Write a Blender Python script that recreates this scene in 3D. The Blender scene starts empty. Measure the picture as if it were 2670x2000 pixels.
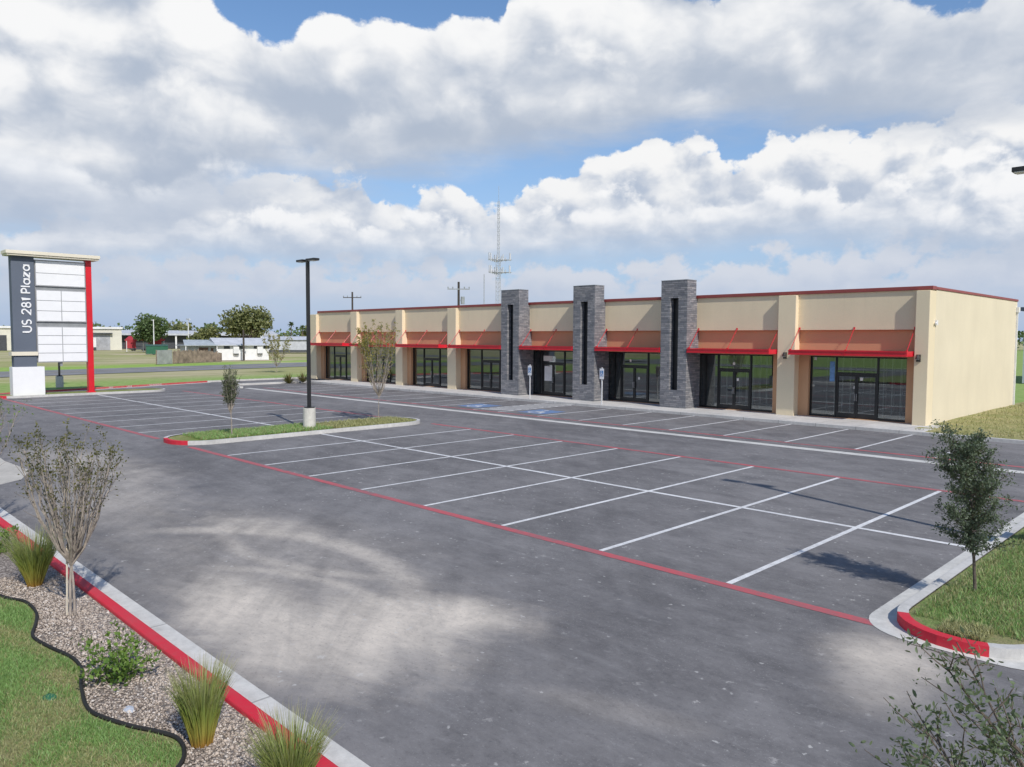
import bpy, math, random
import numpy as np
from mathutils import Vector, Matrix

scene = bpy.context.scene
COL = scene.collection
PI = math.pi
rad = math.radians

# ------------------------------------------------------------------ helpers
class MB:
    """collects boxes, quads, tubes; build() links them as ONE mesh object"""
    def __init__(s): s.v = []; s.f = []; s.t = []
    def quad(s, *p):
        n = len(s.v); s.v += [tuple(q) for q in p]; s.f.append(tuple(range(n, n+len(p)))); s.t.append(0.5)
    def box(s, x0, x1, y0, y1, z0, z1):
        n = len(s.v)
        s.v += [(x, y, z) for z in (z0, z1) for x, y in ((x0, y0), (x1, y0), (x1, y1), (x0, y1))]
        for f in ((3, 2, 1, 0), (4, 5, 6, 7), (0, 1, 5, 4), (1, 2, 6, 5), (2, 3, 7, 6), (3, 0, 4, 7)):
            s.f.append(tuple(n+i for i in f)); s.t.append(0.5)
    def tube(s, pts, rs, n=6, cap=True, tint=0.5):
        pts = [Vector(p) for p in pts]
        if not hasattr(rs, '__len__'): rs = [rs]*len(pts)
        base = len(s.v); a = None
        for i, p in enumerate(pts):
            d = (pts[min(i+1, len(pts)-1)]-pts[max(i-1, 0)])
            if d.length < 1e-9: d = Vector((0, 0, 1))
            d.normalize()
            if a is None:
                a = Vector((1, 0, 0)) if abs(d.x) < .8 else Vector((0, 1, 0))
            a = (a-d*a.dot(d)).normalized(); b = d.cross(a)
            for k in range(n):
                t = 2*PI*k/n
                s.v.append(tuple(p+(a*math.cos(t)+b*math.sin(t))*rs[i]))
        for i in range(len(pts)-1):
            for k in range(n):
                k2 = (k+1) % n
                s.f.append((base+i*n+k, base+i*n+k2, base+(i+1)*n+k2, base+(i+1)*n+k)); s.t.append(tint)
        if cap:
            s.f.append(tuple(base+k for k in range(n-1, -1, -1))); s.t.append(tint)
            s.f.append(tuple(base+(len(pts)-1)*n+k for k in range(n))); s.t.append(tint)
    def prism(s, poly, z0, z1, bottom=False):
        n = len(s.v); m = len(poly)
        s.v += [(x, y, z0) for x, y in poly]+[(x, y, z1) for x, y in poly]
        s.f.append(tuple(range(n+m, n+2*m))); s.t.append(.5)
        for i in range(m):
            j = (i+1) % m
            s.f.append((n+i, n+j, n+m+j, n+m+i)); s.t.append(.5)
        if bottom: s.f.append(tuple(range(n+m-1, n-1, -1))); s.t.append(.5)
    def sheet(s, poly, z):
        n = len(s.v); s.v += [(x, y, z) for x, y in poly]; s.f.append(tuple(range(n, n+len(poly)))); s.t.append(.5)
    def ring(s, outer, inner, z0, z1):
        """kerb: band between two closed polylines of equal length, with outer and inner faces"""
        m = len(outer); n = len(s.v)
        s.v += [(x, y, z0) for x, y in outer]+[(x, y, z1) for x, y in outer]+[(x, y, z1) for x, y in inner]+[(x, y, z0) for x, y in inner]
        for i in range(m):
            j = (i+1) % m
            for a, b in ((0, 1), (1, 2), (2, 3)):
                s.f.append((n+a*m+i, n+a*m+j, n+b*m+j, n+b*m+i)); s.t.append(.5)
    def strip(s, line, w0, w1, z0, z1):
        """open kerb along a polyline between lateral offsets w0..w1 (left positive)"""
        L = [Vector((x, y, 0)) for x, y in line]; A = []; B = []
        for i, p in enumerate(L):
            d = (L[min(i+1, len(L)-1)]-L[max(i-1, 0)]).normalized(); nn = Vector((-d.y, d.x, 0))
            A.append(p+nn*w0); B.append(p+nn*w1)
        n = len(s.v); m = len(L)
        s.v += [(p.x, p.y, z0) for p in A]+[(p.x, p.y, z1) for p in A]+[(p.x, p.y, z1) for p in B]+[(p.x, p.y, z0) for p in B]
        for i in range(m-1):
            for a, b in ((0, 1), (1, 2), (2, 3)):
                s.f.append((n+a*m+i, n+a*m+i+1, n+b*m+i+1, n+b*m+i)); s.t.append(.5)
        for e in (0, m-1):
            s.f.append((n+e, n+m+e, n+2*m+e, n+3*m+e)); s.t.append(.5)
    def build(s, name, mat, parent=None, smooth=False, bevel=0, tint=False, loc=None):
        me = bpy.data.meshes.new(name)
        v = s.v
        if loc is not None:
            v = [(x-loc[0], y-loc[1], z-loc[2]) for x, y, z in v]
        me.from_pydata(v, [], s.f)
        if tint:
            at = me.attributes.new('tint', 'FLOAT', 'FACE'); at.data.foreach_set('value', s.t)
        me.validate(); me.update()
        o = bpy.data.objects.new(name, me); COL.objects.link(o)
        me.materials.append(mat)
        if smooth: me.polygons.foreach_set('use_smooth', [True]*len(me.polygons))
        if parent: o.parent = parent
        if bevel:
            md = o.modifiers.new('b', 'BEVEL'); md.width = bevel; md.segments = 2; md.limit_method = 'ANGLE'; md.angle_limit = rad(40)
        return o

def np_mesh(name, V, F, mat, parent=None, tint=None, vattr=None, loc=None):
    V = np.asarray(V, dtype=np.float32); F = np.asarray(F, dtype=np.int32)
    if loc is not None: V = V-np.array(loc, dtype=np.float32)
    me = bpy.data.meshes.new(name)
    me.vertices.add(len(V)); me.vertices.foreach_set('co', V.ravel())
    k = F.shape[1]
    me.loops.add(F.size); me.loops.foreach_set('vertex_index', F.ravel())
    me.polygons.add(len(F)); me.polygons.foreach_set('loop_start', np.arange(0, F.size, k, dtype=np.int32))
    me.polygons.foreach_set('loop_total', np.full(len(F), k, dtype=np.int32))
    if tint is not None:
        at = me.attributes.new('tint', 'FLOAT', 'FACE'); at.data.foreach_set('value', np.asarray(tint, dtype=np.float32))
    if vattr is not None:
        at = me.attributes.new('along', 'FLOAT', 'POINT'); at.data.foreach_set('value', np.asarray(vattr, dtype=np.float32))
    me.update(calc_edges=True)
    o = bpy.data.objects.new(name, me); COL.objects.link(o); me.materials.append(mat)
    if parent: o.parent = parent
    return o

def tag(o, label=None, cat=None, group=None, kind=None):
    if label: o['label'] = label
    if cat: o['category'] = cat
    if group: o['group'] = group
    if kind: o['kind'] = kind
    return o

def empty(name, loc, label, cat, group=None, rz=0):
    o = bpy.data.objects.new(name, None); COL.objects.link(o)
    o.location = loc; o.rotation_euler = (0, 0, rz); o.empty_display_size = .2
    return tag(o, label, cat, group)

def dup(root, loc, rz=0, scale=1, label=None, group=None):
    r = root.copy(); COL.objects.link(r); r.location = loc; r.rotation_euler = (0, 0, rz); r.scale = (scale,)*3
    if label: r['label'] = label
    if group: r['group'] = group
    for ch in list(root.children):
        c = ch.copy(); COL.objects.link(c); c.parent = r
        for g in list(ch.children):
            d = g.copy(); COL.objects.link(d); d.parent = c
    return r

def smooth01(t): return t*t*(3-2*t)

# ------------------------------------------------------------------ node maths
class X:
    """a socket with arithmetic"""
    nt = None
    def __init__(s, sock): s.s = sock
    @staticmethod
    def m(op, *a, clamp=False):
        n = X.nt.nodes.new('ShaderNodeMath'); n.operation = op; n.use_clamp = clamp
        for i, q in enumerate(a):
            if isinstance(q, X): X.nt.links.new(q.s, n.inputs[i])
            else: n.inputs[i].default_value = q
        return X(n.outputs[0])
    def __add__(s, o): return X.m('ADD', s, o)
    __radd__ = __add__
    def __sub__(s, o): return X.m('SUBTRACT', s, o)
    def __rsub__(s, o): return X.m('SUBTRACT', o, s)
    def __mul__(s, o): return X.m('MULTIPLY', s, o)
    __rmul__ = __mul__
    def __truediv__(s, o): return X.m('DIVIDE', s, o)
    def __pow__(s, o): return X.m('POWER', s, o)
    def clamp(s): return X.m('ADD', s, 0.0, clamp=True)
    def max(s, o): return X.m('MAXIMUM', s, o)
    def min(s, o): return X.m('MINIMUM', s, o)
    def abs(s): return X.m('ABSOLUTE', s)
    def ss(s, a, b):
        n = X.nt.nodes.new('ShaderNodeMapRange'); n.interpolation_type = 'SMOOTHSTEP'
        X.nt.links.new(s.s, n.inputs[0]); n.inputs[1].default_value = a; n.inputs[2].default_value = b
        return X(n.outputs[0])
    def lin(s, a, b, c=0., d=1.):
        n = X.nt.nodes.new('ShaderNodeMapRange')
        X.nt.links.new(s.s, n.inputs[0]); n.inputs[1].default_value = a; n.inputs[2].default_value = b; n.inputs[3].default_value = c; n.inputs[4].default_value = d
        return X(n.outputs[0])

def setin(nt, sock, v):
    if isinstance(v, X): nt.links.new(v.s, sock)
    elif isinstance(v, bpy.types.NodeSocket): nt.links.new(v, sock)
    else: sock.default_value = v

def vec(x, y, z):
    n = X.nt.nodes.new('ShaderNodeCombineXYZ')
    for i, q in enumerate((x, y, z)): setin(X.nt, n.inputs[i], q)
    return n.outputs[0]

def noise(v, scale, detail=4, rough=.55, dist=0, dim='3D'):
    n = X.nt.nodes.new('ShaderNodeTexNoise'); n.noise_dimensions = dim
    setin(X.nt, n.inputs['Vector'], v); n.inputs['Scale'].default_value = scale; n.inputs['Detail'].default_value = detail
    n.inputs['Roughness'].default_value = rough; n.inputs['Distortion'].default_value = dist
    return X(n.outputs['Fac'])

def voro(v, scale, feature='F1', rnd=1, out='Distance', smooth=None, dim='3D'):
    n = X.nt.nodes.new('ShaderNodeTexVoronoi'); n.voronoi_dimensions = dim; n.feature = feature
    setin(X.nt, n.inputs['Vector'], v); n.inputs['Scale'].default_value = scale; n.inputs['Randomness'].default_value = rnd
    if smooth is not None: n.inputs['Smoothness'].default_value = smooth
    return n.outputs[out]

def mixc(f, a, b, blend='MIX'):
    n = X.nt.nodes.new('ShaderNodeMix'); n.data_type = 'RGBA'; n.blend_type = blend
    setin(X.nt, n.inputs['Factor'], f)
    for i, q in ((6, a), (7, b)):
        if isinstance(q, tuple): n.inputs[i].default_value = (q+(1,))[:4]
        else: setin(X.nt, n.inputs[i], q)
    return n.outputs[2]

def new_mat(name):
    m = bpy.data.materials.new(name); m.use_nodes = True
    nt = m.node_tree; X.nt = nt
    return m, nt, nt.nodes['Principled BSDF']

def pos():
    g = X.nt.nodes.new('ShaderNodeNewGeometry'); return g.outputs['Position']
def objco():
    g = X.nt.nodes.new('ShaderNodeTexCoord'); return g.outputs['Object']
def sep(v):
    n = X.nt.nodes.new('ShaderNodeSeparateXYZ'); X.nt.links.new(v, n.inputs[0]); return X(n.outputs[0]), X(n.outputs[1]), X(n.outputs[2])
def attr(name):
    n = X.nt.nodes.new('ShaderNodeAttribute'); n.attribute_name = name; return X(n.outputs['Fac'])
def bump(h, strength, dist, normal_in):
    n = X.nt.nodes.new('ShaderNodeBump'); n.inputs['Strength'].default_value = strength; n.inputs['Distance'].default_value = dist
    setin(X.nt, n.inputs['Height'], h); X.nt.links.new(n.outputs[0], normal_in)

def simple(name, c, rough=.6, var=.12, scale=2., metal=0., bumpv=0., bscale=40., spec=None, dirt=0.):
    m, nt, b = new_mat(name); p = pos()
    n1 = noise(p, scale, 5, .6); n2 = noise(p, scale*9, 3, .6)
    f = (n1*.65+n2*.35)
    lo = tuple(max(0, q*(1-var*2)) for q in c); hi = tuple(min(1, q*(1+var*2)) for q in c)
    colr = mixc(f.ss(.25, .75), lo, hi)
    nt.links.new(colr, b.inputs['Base Color'])
    b.inputs['Roughness'].default_value = rough; b.inputs['Metallic'].default_value = metal
    if spec is not None: b.inputs['Specular IOR Level'].default_value = spec
    if bumpv: bump(noise(p, bscale, 4, .65), bumpv, .02, b.inputs['Normal'])
    return m

# ------------------------------------------------------------------ camera (solved from the photograph's vanishing lines)
YAW, PITCH, ROLL, FPX, H = 0.789507301, 0.0596017439, 0.00452687121, 1989.722, 4.05
fw = Vector((-math.sin(YAW)*math.cos(PITCH), math.cos(YAW)*math.cos(PITCH), -math.sin(PITCH)))
rt = Vector((math.cos(YAW), math.sin(YAW), 0)); up = rt.cross(fw)
r2 = rt*math.cos(ROLL)+up*math.sin(ROLL); u2 = up*math.cos(ROLL)-rt*math.sin(ROLL)
cam = bpy.data.cameras.new('camera'); co = bpy.data.objects.new('camera', cam); COL.objects.link(co)
M = Matrix.Identity(4)
for i in range(3): M[i][0] = r2[i]; M[i][1] = u2[i]; M[i][2] = -fw[i]
M[2][3] = H
co.matrix_world = M
cam.sensor_width = 36; cam.lens = 36*FPX/2670; cam.clip_end = 6000; cam.clip_start = .1
scene.camera = co

# ------------------------------------------------------------------ sun and sky
SUN = Vector((1, -.30, 1.0)).normalized()
sl = bpy.data.lights.new('sun', 'SUN'); sl.energy = 2.25; sl.angle = rad(.8); sl.color = (1, .95, .87)
so = bpy.data.objects.new('sun', sl); COL.objects.link(so); so.location = (30, -20, 60)
so.rotation_euler = (-SUN).to_track_quat('-Z', 'Y').to_euler()

def azel(x, y):
    d = fw+r2*((x-1335)/FPX)-u2*((y-1000)/FPX)
    f2 = Vector((-math.sin(YAW), math.cos(YAW))); h2 = Vector((math.cos(YAW), math.sin(YAW))); q = Vector((d.x, d.y))
    return math.atan2(q.dot(h2), q.dot(f2)), d.z/q.length

def make_world():
    w = bpy.data.worlds.new("World"); scene.world = w; w.use_nodes = True
    nt = w.node_tree; X.nt = nt
    for n in list(nt.nodes): nt.nodes.remove(n)
    out = nt.nodes.new('ShaderNodeOutputWorld')
    sky = nt.nodes.new('ShaderNodeTexSky'); sky.sky_type = 'NISHITA'; sky.sun_disc = False
    sky.sun_elevation = math.asin(SUN.z); sky.sun_rotation = math.atan2(SUN.x, SUN.y)
    sky.air_density = 1.0; sky.dust_density = .25; sky.ozone_density = 3.5
    bg = nt.nodes.new('ShaderNodeBackground'); bg.inputs[1].default_value = .082
    hs = nt.nodes.new('ShaderNodeHueSaturation'); hs.inputs['Saturation'].default_value = 1.10; nt.links.new(sky.outputs[0], hs.inputs['Color']); nt.links.new(hs.outputs[0], bg.inputs[0])
    tc = nt.nodes.new('ShaderNodeTexCoord')
    x, y, z = sep(tc.outputs['Generated'])
    cy, sy = math.cos(YAW), math.sin(YAW)
    right = x*cy+y*sy; fwd = y*cy-x*sy
    a = X.m('ARCTAN2', right, fwd)
    v = z/((x*x+y*y)**.5).max(.02)

    def curve(pts):
        n = nt.nodes.new('ShaderNodeFloatCurve')
        c = n.mapping.curves[0]
        P = [azel(*p) for p in pts]
        P = [((q[0]+.8)/1.6, min(1, max(0, q[1]/.7))) for q in P]
        P = [(0, P[0][1])]+P+[(1, P[-1][1])]
        while len(c.points) < len(P): c.points.new(.5, .5)
        for cp, q in zip(c.points, P): cp.location = q
        n.mapping.use_clip = False; n.mapping.update()
        nt.links.new(a.lin(-.8, .8).s, n.inputs['Value'])
        return X(n.outputs[0])*.7

    def cloud(seed, top, base, amp, sc, soft, softb, bright, dark, thick=.1, bamp=.03, emb=1.2, lo=.12, big_a=.5, rim_a=.3):
        H_ = curve(top); B_ = curve(base)
        wv = noise(vec(a+seed, v, 0.), sc*.7, 4, .55, dim='2D'); wv2 = noise(vec(a+seed+7.3, v, 0.), sc*.7, 4, .55, dim='2D')
        aa = a+(wv-.5)*(.55/sc); vv = v+(wv2-.5)*(.45/sc)
        def field(da, dv, full=True):
            c = vec(aa+(seed+da), (vv+dv)*1.3, 0.)
            b1 = X(voro(c, sc, 'SMOOTH_F1', .9, smooth=.45, dim='2D')); b2 = X(voro(c, sc*2.4, 'F1', .95, dim='2D'))
            n1 = noise(c, sc*1.1, 7 if full else 4, .58, dim='2D')
            r_ = 1.0-b1*.75-b2*.22+(n1-.5)*1.0
            if full: r_ = r_-X(voro(c, sc*5.6, 'F1', 1, dim='2D'))*.10
            return r_
        f0 = field(0, 0); f1 = field(.20/sc, .30/sc, False)
        fine = noise(vec(a+seed, v*1.2, 0.), sc*5., 5, .62, dim='2D')
        edge = H_+(f0-.42)*amp+(fine-.5)*amp*.35-v
        e2 = noise(vec(a*.7+seed, v*2.6, 0.), sc*.7, 7, .6, dim='2D')
        low = v-B_+(e2-.5)*bamp
        al = edge.ss(0, soft)*low.ss(-softb, softb)
        hgt = (low/thick).clamp()
        big = noise(vec(a*.8+seed*.7, v*1.9, 0.), sc*.42, 5, .55, dim='2D')
        rim = edge.ss(.09, .0)
        L = hgt*(.62-lo)+rim*rim_a+(f0-f1)*emb*(.3+hgt*.7)+(big-.5)*big_a*(.5+hgt*.5)+(fine-.5)*.10+lo+.1
        return al, mixc(L.ss(-.05, 1.0), dark, bright)

    layers = []
    # far low puffs just over the horizon
    layers.append(cloud(31., [(-400, 680), (0, 640), (300, 650), (700, 690), (1000, 690), (1335, 680), (1800, 680), (2300, 640), (2670, 610), (3000, 640)],
                        [(-400, 800), (700, 810), (1335, 810), (2670, 810), (3000, 800)], .085, 21, .030, .035, (.74, .76, .81), (.52, .58, .70), thick=.07, bamp=.06, emb=.8, lo=.2))
    # middle bank of cumulus, two ranks
    layers.append(cloud(12., [(-500, 590), (0, 590), (200, 560), (330, 540), (450, 520), (500, 490), (600, 478), (720, 468), (850, 465), (940, 478), (990, 535), (1070, 535), (1130, 495), (1190, 498), (1230, 535), (1330, 520),
                              (1380, 488), (1460, 470), (1540, 430), (1640, 400), (1760, 385), (1850, 380), (1900, 455), (1960, 450), (2010, 380), (2090, 350), (2200, 345), (2330, 325), (2420, 330), (2520, 285), (2620, 262), (2700, 265), (3100, 300)],
                        [(-500, 700), (0, 690), (500, 650), (900, 660), (1335, 650), (1700, 625), (2000, 600), (2300, 610), (2670, 650), (3100, 640)], .055, 14, .010, .035, (.96, .955, .945), (.47, .54, .66), thick=.125, bamp=.05, emb=1.8, lo=.07))
    layers.append(cloud(17.7, [(-500, 620), (0, 620), (250, 570), (350, 600), (520, 570), (640, 540), (800, 555), (960, 590), (1100, 575), (1250, 590), (1335, 560), (1500, 560), (1620, 500), (1750, 520), (1900, 510), (2050, 480), (2200, 500), (2350, 480), (2500, 410), (2670, 400), (3100, 420)],
                        [(-500, 720), (0, 710), (500, 665), (900, 675), (1335, 665), (1700, 640), (2000, 615), (2300, 625), (2670, 670), (3100, 660)], .06, 17, .022, .04, (.99, .985, .98), (.48, .55, .665), thick=.085, bamp=.05, emb=1.6, lo=.06))
    # the great near bank across the top, with nearer lobes in front of it
    base = [(-700, 560), (0, 555), (250, 560), (450, 545), (560, 480), (700, 440), (850, 430), (1000, 425), (1150, 415), (1335, 380), (1500, 350), (1650, 325), (1850, 285), (2000, 280), (2200, 295), (2400, 300), (2670, 270), (3200, 260)]
    layers.append(cloud(4., [(-700, -150), (0, -120), (350, -90), (500, -40), (590, 30), (660, 85), (740, 150), (800, 95), (900, 75), (1000, 62), (1110, 62), (1200, 40), (1270, 50), (1300, 70), (1330, 0), (1400, -30), (1560, -25), (1840, -30), (1860, 0), (1900, -40), (2300, -25), (2420, 10), (2480, 28), (2560, 25), (2600, -40), (2700, -80), (3200, -150)],
                        base, .060, 8.5, .012, .034, (.95, .952, .955), (.455, .52, .63), thick=.25, bamp=.09, emb=1.5, lo=.03, big_a=.85))
    layers.append(cloud(9.4, [(-700, 100), (0, 120), (150, 150), (330, 230), (500, 190), (640, 250), (760, 310), (860, 300), (1000, 250), (1120, 190), (1250, 230), (1350, 200), (1450, 130), (1600, 110), (1700, 160), (1850, 190), (1960, 120), (2100, 90), (2250, 130), (2400, 110), (2550, 140), (2670, 120), (3200, 100)],
                        [(p[0], p[1]+8) for p in base], .075, 9.5, .05, .04, (.95, .952, .955), (.45, .515, .625), thick=.20, bamp=.09, emb=1.5, lo=.03, big_a=.8, rim_a=.22))
    layers.append(cloud(21.3, [(-700, 360), (-100, 350), (0, 345), (110, 370), (200, 430), (290, 480), (420, 470), (520, 440), (640, 420), (760, 470), (850, 520), (1000, 560), (3200, 600)],
                        [(-700, 575), (0, 570), (250, 575), (450, 570), (600, 520), (700, 480), (850, 470), (1000, 480), (3200, 500)], .06, 11, .035, .04, (.95, .96, .975), (.465, .53, .645), thick=.12, bamp=.08, emb=1.0, lo=.02, big_a=.7))
    def veil(cur, k, amp, colr):
        hz = nt.nodes.new('ShaderNodeBackground'); hz.inputs[0].default_value = colr+(1,); hz.inputs[1].default_value = CLOUD
        f = X.m('EXPONENT', v*-k)*amp
        mx = nt.nodes.new('ShaderNodeMixShader'); nt.links.new(f.clamp().s, mx.inputs[0]); nt.links.new(cur, mx.inputs[1]); nt.links.new(hz.outputs[0], mx.inputs[2])
        return mx.outputs[0]
    cur = veil(bg.outputs[0], 5.6, .97, (.32, .45, .70))
    for al, c in layers:
        b = nt.nodes.new('ShaderNodeBackground'); nt.links.new(c, b.inputs[0]); b.inputs[1].default_value = CLOUD
        mx = nt.nodes.new('ShaderNodeMixShader'); nt.links.new(al.s, mx.inputs[0]); nt.links.new(cur, mx.inputs[1]); nt.links.new(b.outputs[0], mx.inputs[2])
        cur = mx.outputs[0]
    cur = veil(cur, 11., .75, (.43, .53, .71))
    nt.links.new(cur, out.inputs[0])
    w.cycles.sampling_method = 'MANUAL'; w.cycles.sample_map_resolution = 512

CLOUD = .575
make_world()

# ------------------------------------------------------------------ materials
def mat_asphalt():
    m, nt, b = new_mat('asphalt'); p = pos(); x, y, z = sep(p)
    big = noise(p, .16, 5, .55); mid = noise(p, 1.1, 5, .6); fine = noise(p, 48, 3, .75); grit = noise(p, 17, 4, .75)
    streak = noise(vec(x*.12, y*.9, 0.), 1.6, 6, .65, .6)
    streak2 = noise(vec((x+y)*.7, (x-y)*.12, 3.), 1.3, 5, .6, .8)
    dark, light = (.103, .099, .102), (.215, .207, .208)
    mott = noise(vec(x*.8, y*1.3, 1.), 5.5, 7, .78, .4)
    base = (big*.30+mid*.20+streak*.20+streak2*.14+mott*.16)
    c = mixc(base.ss(.38, .62), dark, light); c = mixc(mott.ss(.54, .74)*.35, c, (.30, .295, .295)); c = mixc(mott.ss(.46, .28)*.35, c, (.072, .07, .076))
    # wind-blown caliche dust: patches at fixed places on the ground
    warp = noise(p, .42, 6, .66, .8); warp2 = noise(vec(x*.7+y*.5, y*1.5-x*.6, 0.), 1.5, 6, .7, .5)
    def ell(cx, cy, rx, ry, rot, amp):
        cr, sr = math.cos(rad(rot)), math.sin(rad(rot))
        dx = (x-cx)*cr+(y-cy)*sr; dy = (y-cy)*cr-(x-cx)*sr
        r = ((dx/rx)*(dx/rx)+(dy/ry)*(dy/ry))**.5+(warp-.5)*.9+(warp2-.5)*.9+(mott-.5)*.5
        return r.ss(1.5, .1)*amp
    def arcd(cx, cy, R0, wd, a0, a1, amp):
        """swept tyre arc"""
        dx = x-cx; dy = y-cy; r = ((dx*dx+dy*dy)**.5-R0).abs()/wd+(warp2-.5)*.9
        th = X.m('ARCTAN2', dy, dx)*(180/PI)
        return r.ss(1.2, .1)*th.ss(a0-14, a0+8)*th.ss(a1+14, a1-8)*amp
    d = None
    for q in (ell(-9.1, 5.4, 1.9, 1.45, 20, 1.), ell(-8.5, 7.0, 1.25, .7, 30, .95), ell(-10.9, 5.0, 1.6, .8, -10, .8), ell(-15.3, 7.6, 1.5, .7, 15, .5), ell(-12.5, 6.6, 5.0, 2.4, -8, .26),
              ell(-3.4, 10.2, .8, .75, 30, .8), ell(-3.1, 9.3, .6, .9, 0, .4), ell(-5.0, 6.5, 1.0, .3, 20, .2), ell(-27., 7.4, 4.5, 1.4, 5, .45), ell(-20.5, 6.2, 4.2, 1.6, -12, .35),
              arcd(-12.2, 3.0, 5.0, .38, 60, 140, .5), arcd(-10.2, 2.6, 4.1, .2, 60, 130, .4), arcd(-13.4, 11.0, 4.6, .25, -120, -50, .32)):
        d = q if d is None else 1.0-(1.0-d)*(1.0-q)
    d = d*(.55+mid*.3+mott.ss(.3, .65)*.3)*(.70+streak2.ss(.3, .65)*.4)
    c = mixc(d.clamp(), c, (.66, .59, .505))
    # tyre polish and scuffs
    sw = noise(vec(x*.25, y*3.2, 7.), 1., 4, .6, .4)
    c = mixc((sw.ss(.60, .74)*.25), c, (.25, .245, .245))
    sc = noise(vec(x*.5, y*1.6, 2.), .9, 3, .5, 1.2)
    c = mixc((sc.ss(.64, .78)*.4), c, (.10, .10, .11))
    # scattered caliche crumbs and mud spots
    vn = nt.nodes.new('ShaderNodeTexVoronoi'); vn.inputs['Scale'].default_value = 2.6; vn.inputs['Randomness'].default_value = 1
    cw = noise(p, 11, 3, .7); cw2 = noise(vec(y, x, 5.), 11, 3, .7)
    nt.links.new(vec(x+cw*.30, y+cw2*.24, 0.), vn.inputs['Vector'])
    rr, gg, bb = sep(vn.outputs['Color'])
    spot = (X(vn.outputs['Distance'])+gg*.10).ss(.175, .07)*rr.ss(.34, .48)*noise(p, .35, 3).ss(.36, .56)*(.3+gg*.7)
    c = mixc(spot.clamp(), c, (.60, .58, .55))
    vn2 = nt.nodes.new('ShaderNodeTexVoronoi'); vn2.inputs['Scale'].default_value = 7.
    nt.links.new(vec(x+cw2*.16, y+cw*.12, 0.), vn2.inputs['Vector']); r3, g3, b3 = sep(vn2.outputs['Color'])
    c = mixc((X(vn2.outputs['Distance']).ss(.22, .08)*r3.ss(.55, .66)*.75*noise(p, .5, 4).ss(.4, .6)), c, (.52, .51, .49))
    # oil drips in the stalls
    vn3 = nt.nodes.new('ShaderNodeTexVoronoi'); vn3.inputs['Scale'].default_value = .5
    nt.links.new(vec(x+warp*.8, y+warp2*.5, 0.), vn3.inputs['Vector']); r4, g4, b4 = sep(vn3.outputs['Color'])
    c = mixc((X(vn3.outputs['Distance']).ss(.28, .08)*r4.ss(.62, .7)*.35), c, (.075, .075, .082))
    sp = noise(p, 27, 2, .85); c = mixc(sp.ss(.60, .70)*.45*noise(p, .6, 4).ss(.35, .6), c, (.46, .455, .445))
    c = mixc((fine-.5).abs()*.7, c, (.33, .325, .33)); c = mixc(grit.ss(.56, .72)*.30, c, (.27, .265, .265)); c = mixc(grit.ss(.45, .30)*.4, c, (.070, .067, .074))
    nt.links.new(c, b.inputs['Base Color']); b.inputs['Roughness'].default_value = .88; b.inputs['Specular IOR Level'].default_value = .3
    bump(fine*.6+grit*.4, .5, .012, b.inputs['Normal'])
    return m

def mat_paint(name, c, wear=.45, under=(.145, .14, .145)):
    m, nt, b = new_mat(name); p = pos()
    w = noise(p, 5, 6, .7); w2 = noise(p, .5, 3); g = noise(p, 45, 3, .7)
    f = (w*.5+w2*.3+g*.3).ss(.42, .42+.3)
    colr = mixc((f*wear*1.6).clamp(), c, under)
    nt.links.new(colr, b.inputs['Base Color']); b.inputs['Roughness'].default_value = .7
    return m

def mat_concrete(name, c, joint=0, dirt=.5):
    m, nt, b = new_mat(name); p = pos(); x, y, z = sep(p)
    n1 = noise(p, .8, 6, .6); n2 = noise(p, 7, 5, .65); n3 = noise(p, 70, 2)
    colr = mixc((n1*.5+n2*.35+n3*.15).ss(.3, .7), tuple(q*.72 for q in c), tuple(min(1, q*1.12) for q in c))
    st = noise(vec(x*1.2, y*1.2, z*.3), 1.7, 6, .7, .8)
    colr = mixc((st.ss(.55, .75)*dirt), colr, tuple(q*.55 for q in c))
    if joint:
        jx = X.m('PINGPONG', x+200., joint/2); colr = mixc(jx.ss(.02, .008)*.7, colr, tuple(q*.35 for q in c))
    nt.links.new(colr, b.inputs['Base Color']); b.inputs['Roughness'].default_value = .85
    bump(n2*.5+n3*.5, .25, .01, b.inputs['Normal'])
    return m

def mat_stucco(name, c, var=.06):
    m, nt, b = new_mat(name); p = pos(); x, y, z = sep(p)
    n1 = noise(p, .35, 4, .5); st = noise(vec(x*.9, y*.9, z*.3), 1.2, 5, .6); f = noise(p, 120, 3, .7); g = noise(p, 18, 4, .6)
    colr = mixc((n1*.5+st*.22+g*.28).ss(.25, .75), tuple(q*(1-var*1.6) for q in c), tuple(min(1, q*(1+var)) for q in c))
    dr = noise(vec(x*3.2+y*3.2, 0., z*.15), 1.3, 4, .6); colr = mixc(dr.ss(.52, .75)*z.ss(4.6, 6.3)*.16, colr, tuple(q*.6 for q in c))
    # splash-back grime near the pavement
    colr = mixc(z.ss(.55, .1)*g.ss(.35, .7)*.25, colr, tuple(q*.55 for q in c))
    nt.links.new(colr, b.inputs['Base Color']); b.inputs['Roughness'].default_value = .92; b.inputs['Specular IOR Level'].default_value = .2
    bump(f*.7+g*.3, .22, .01, b.inputs['Normal'])
    return m

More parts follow.
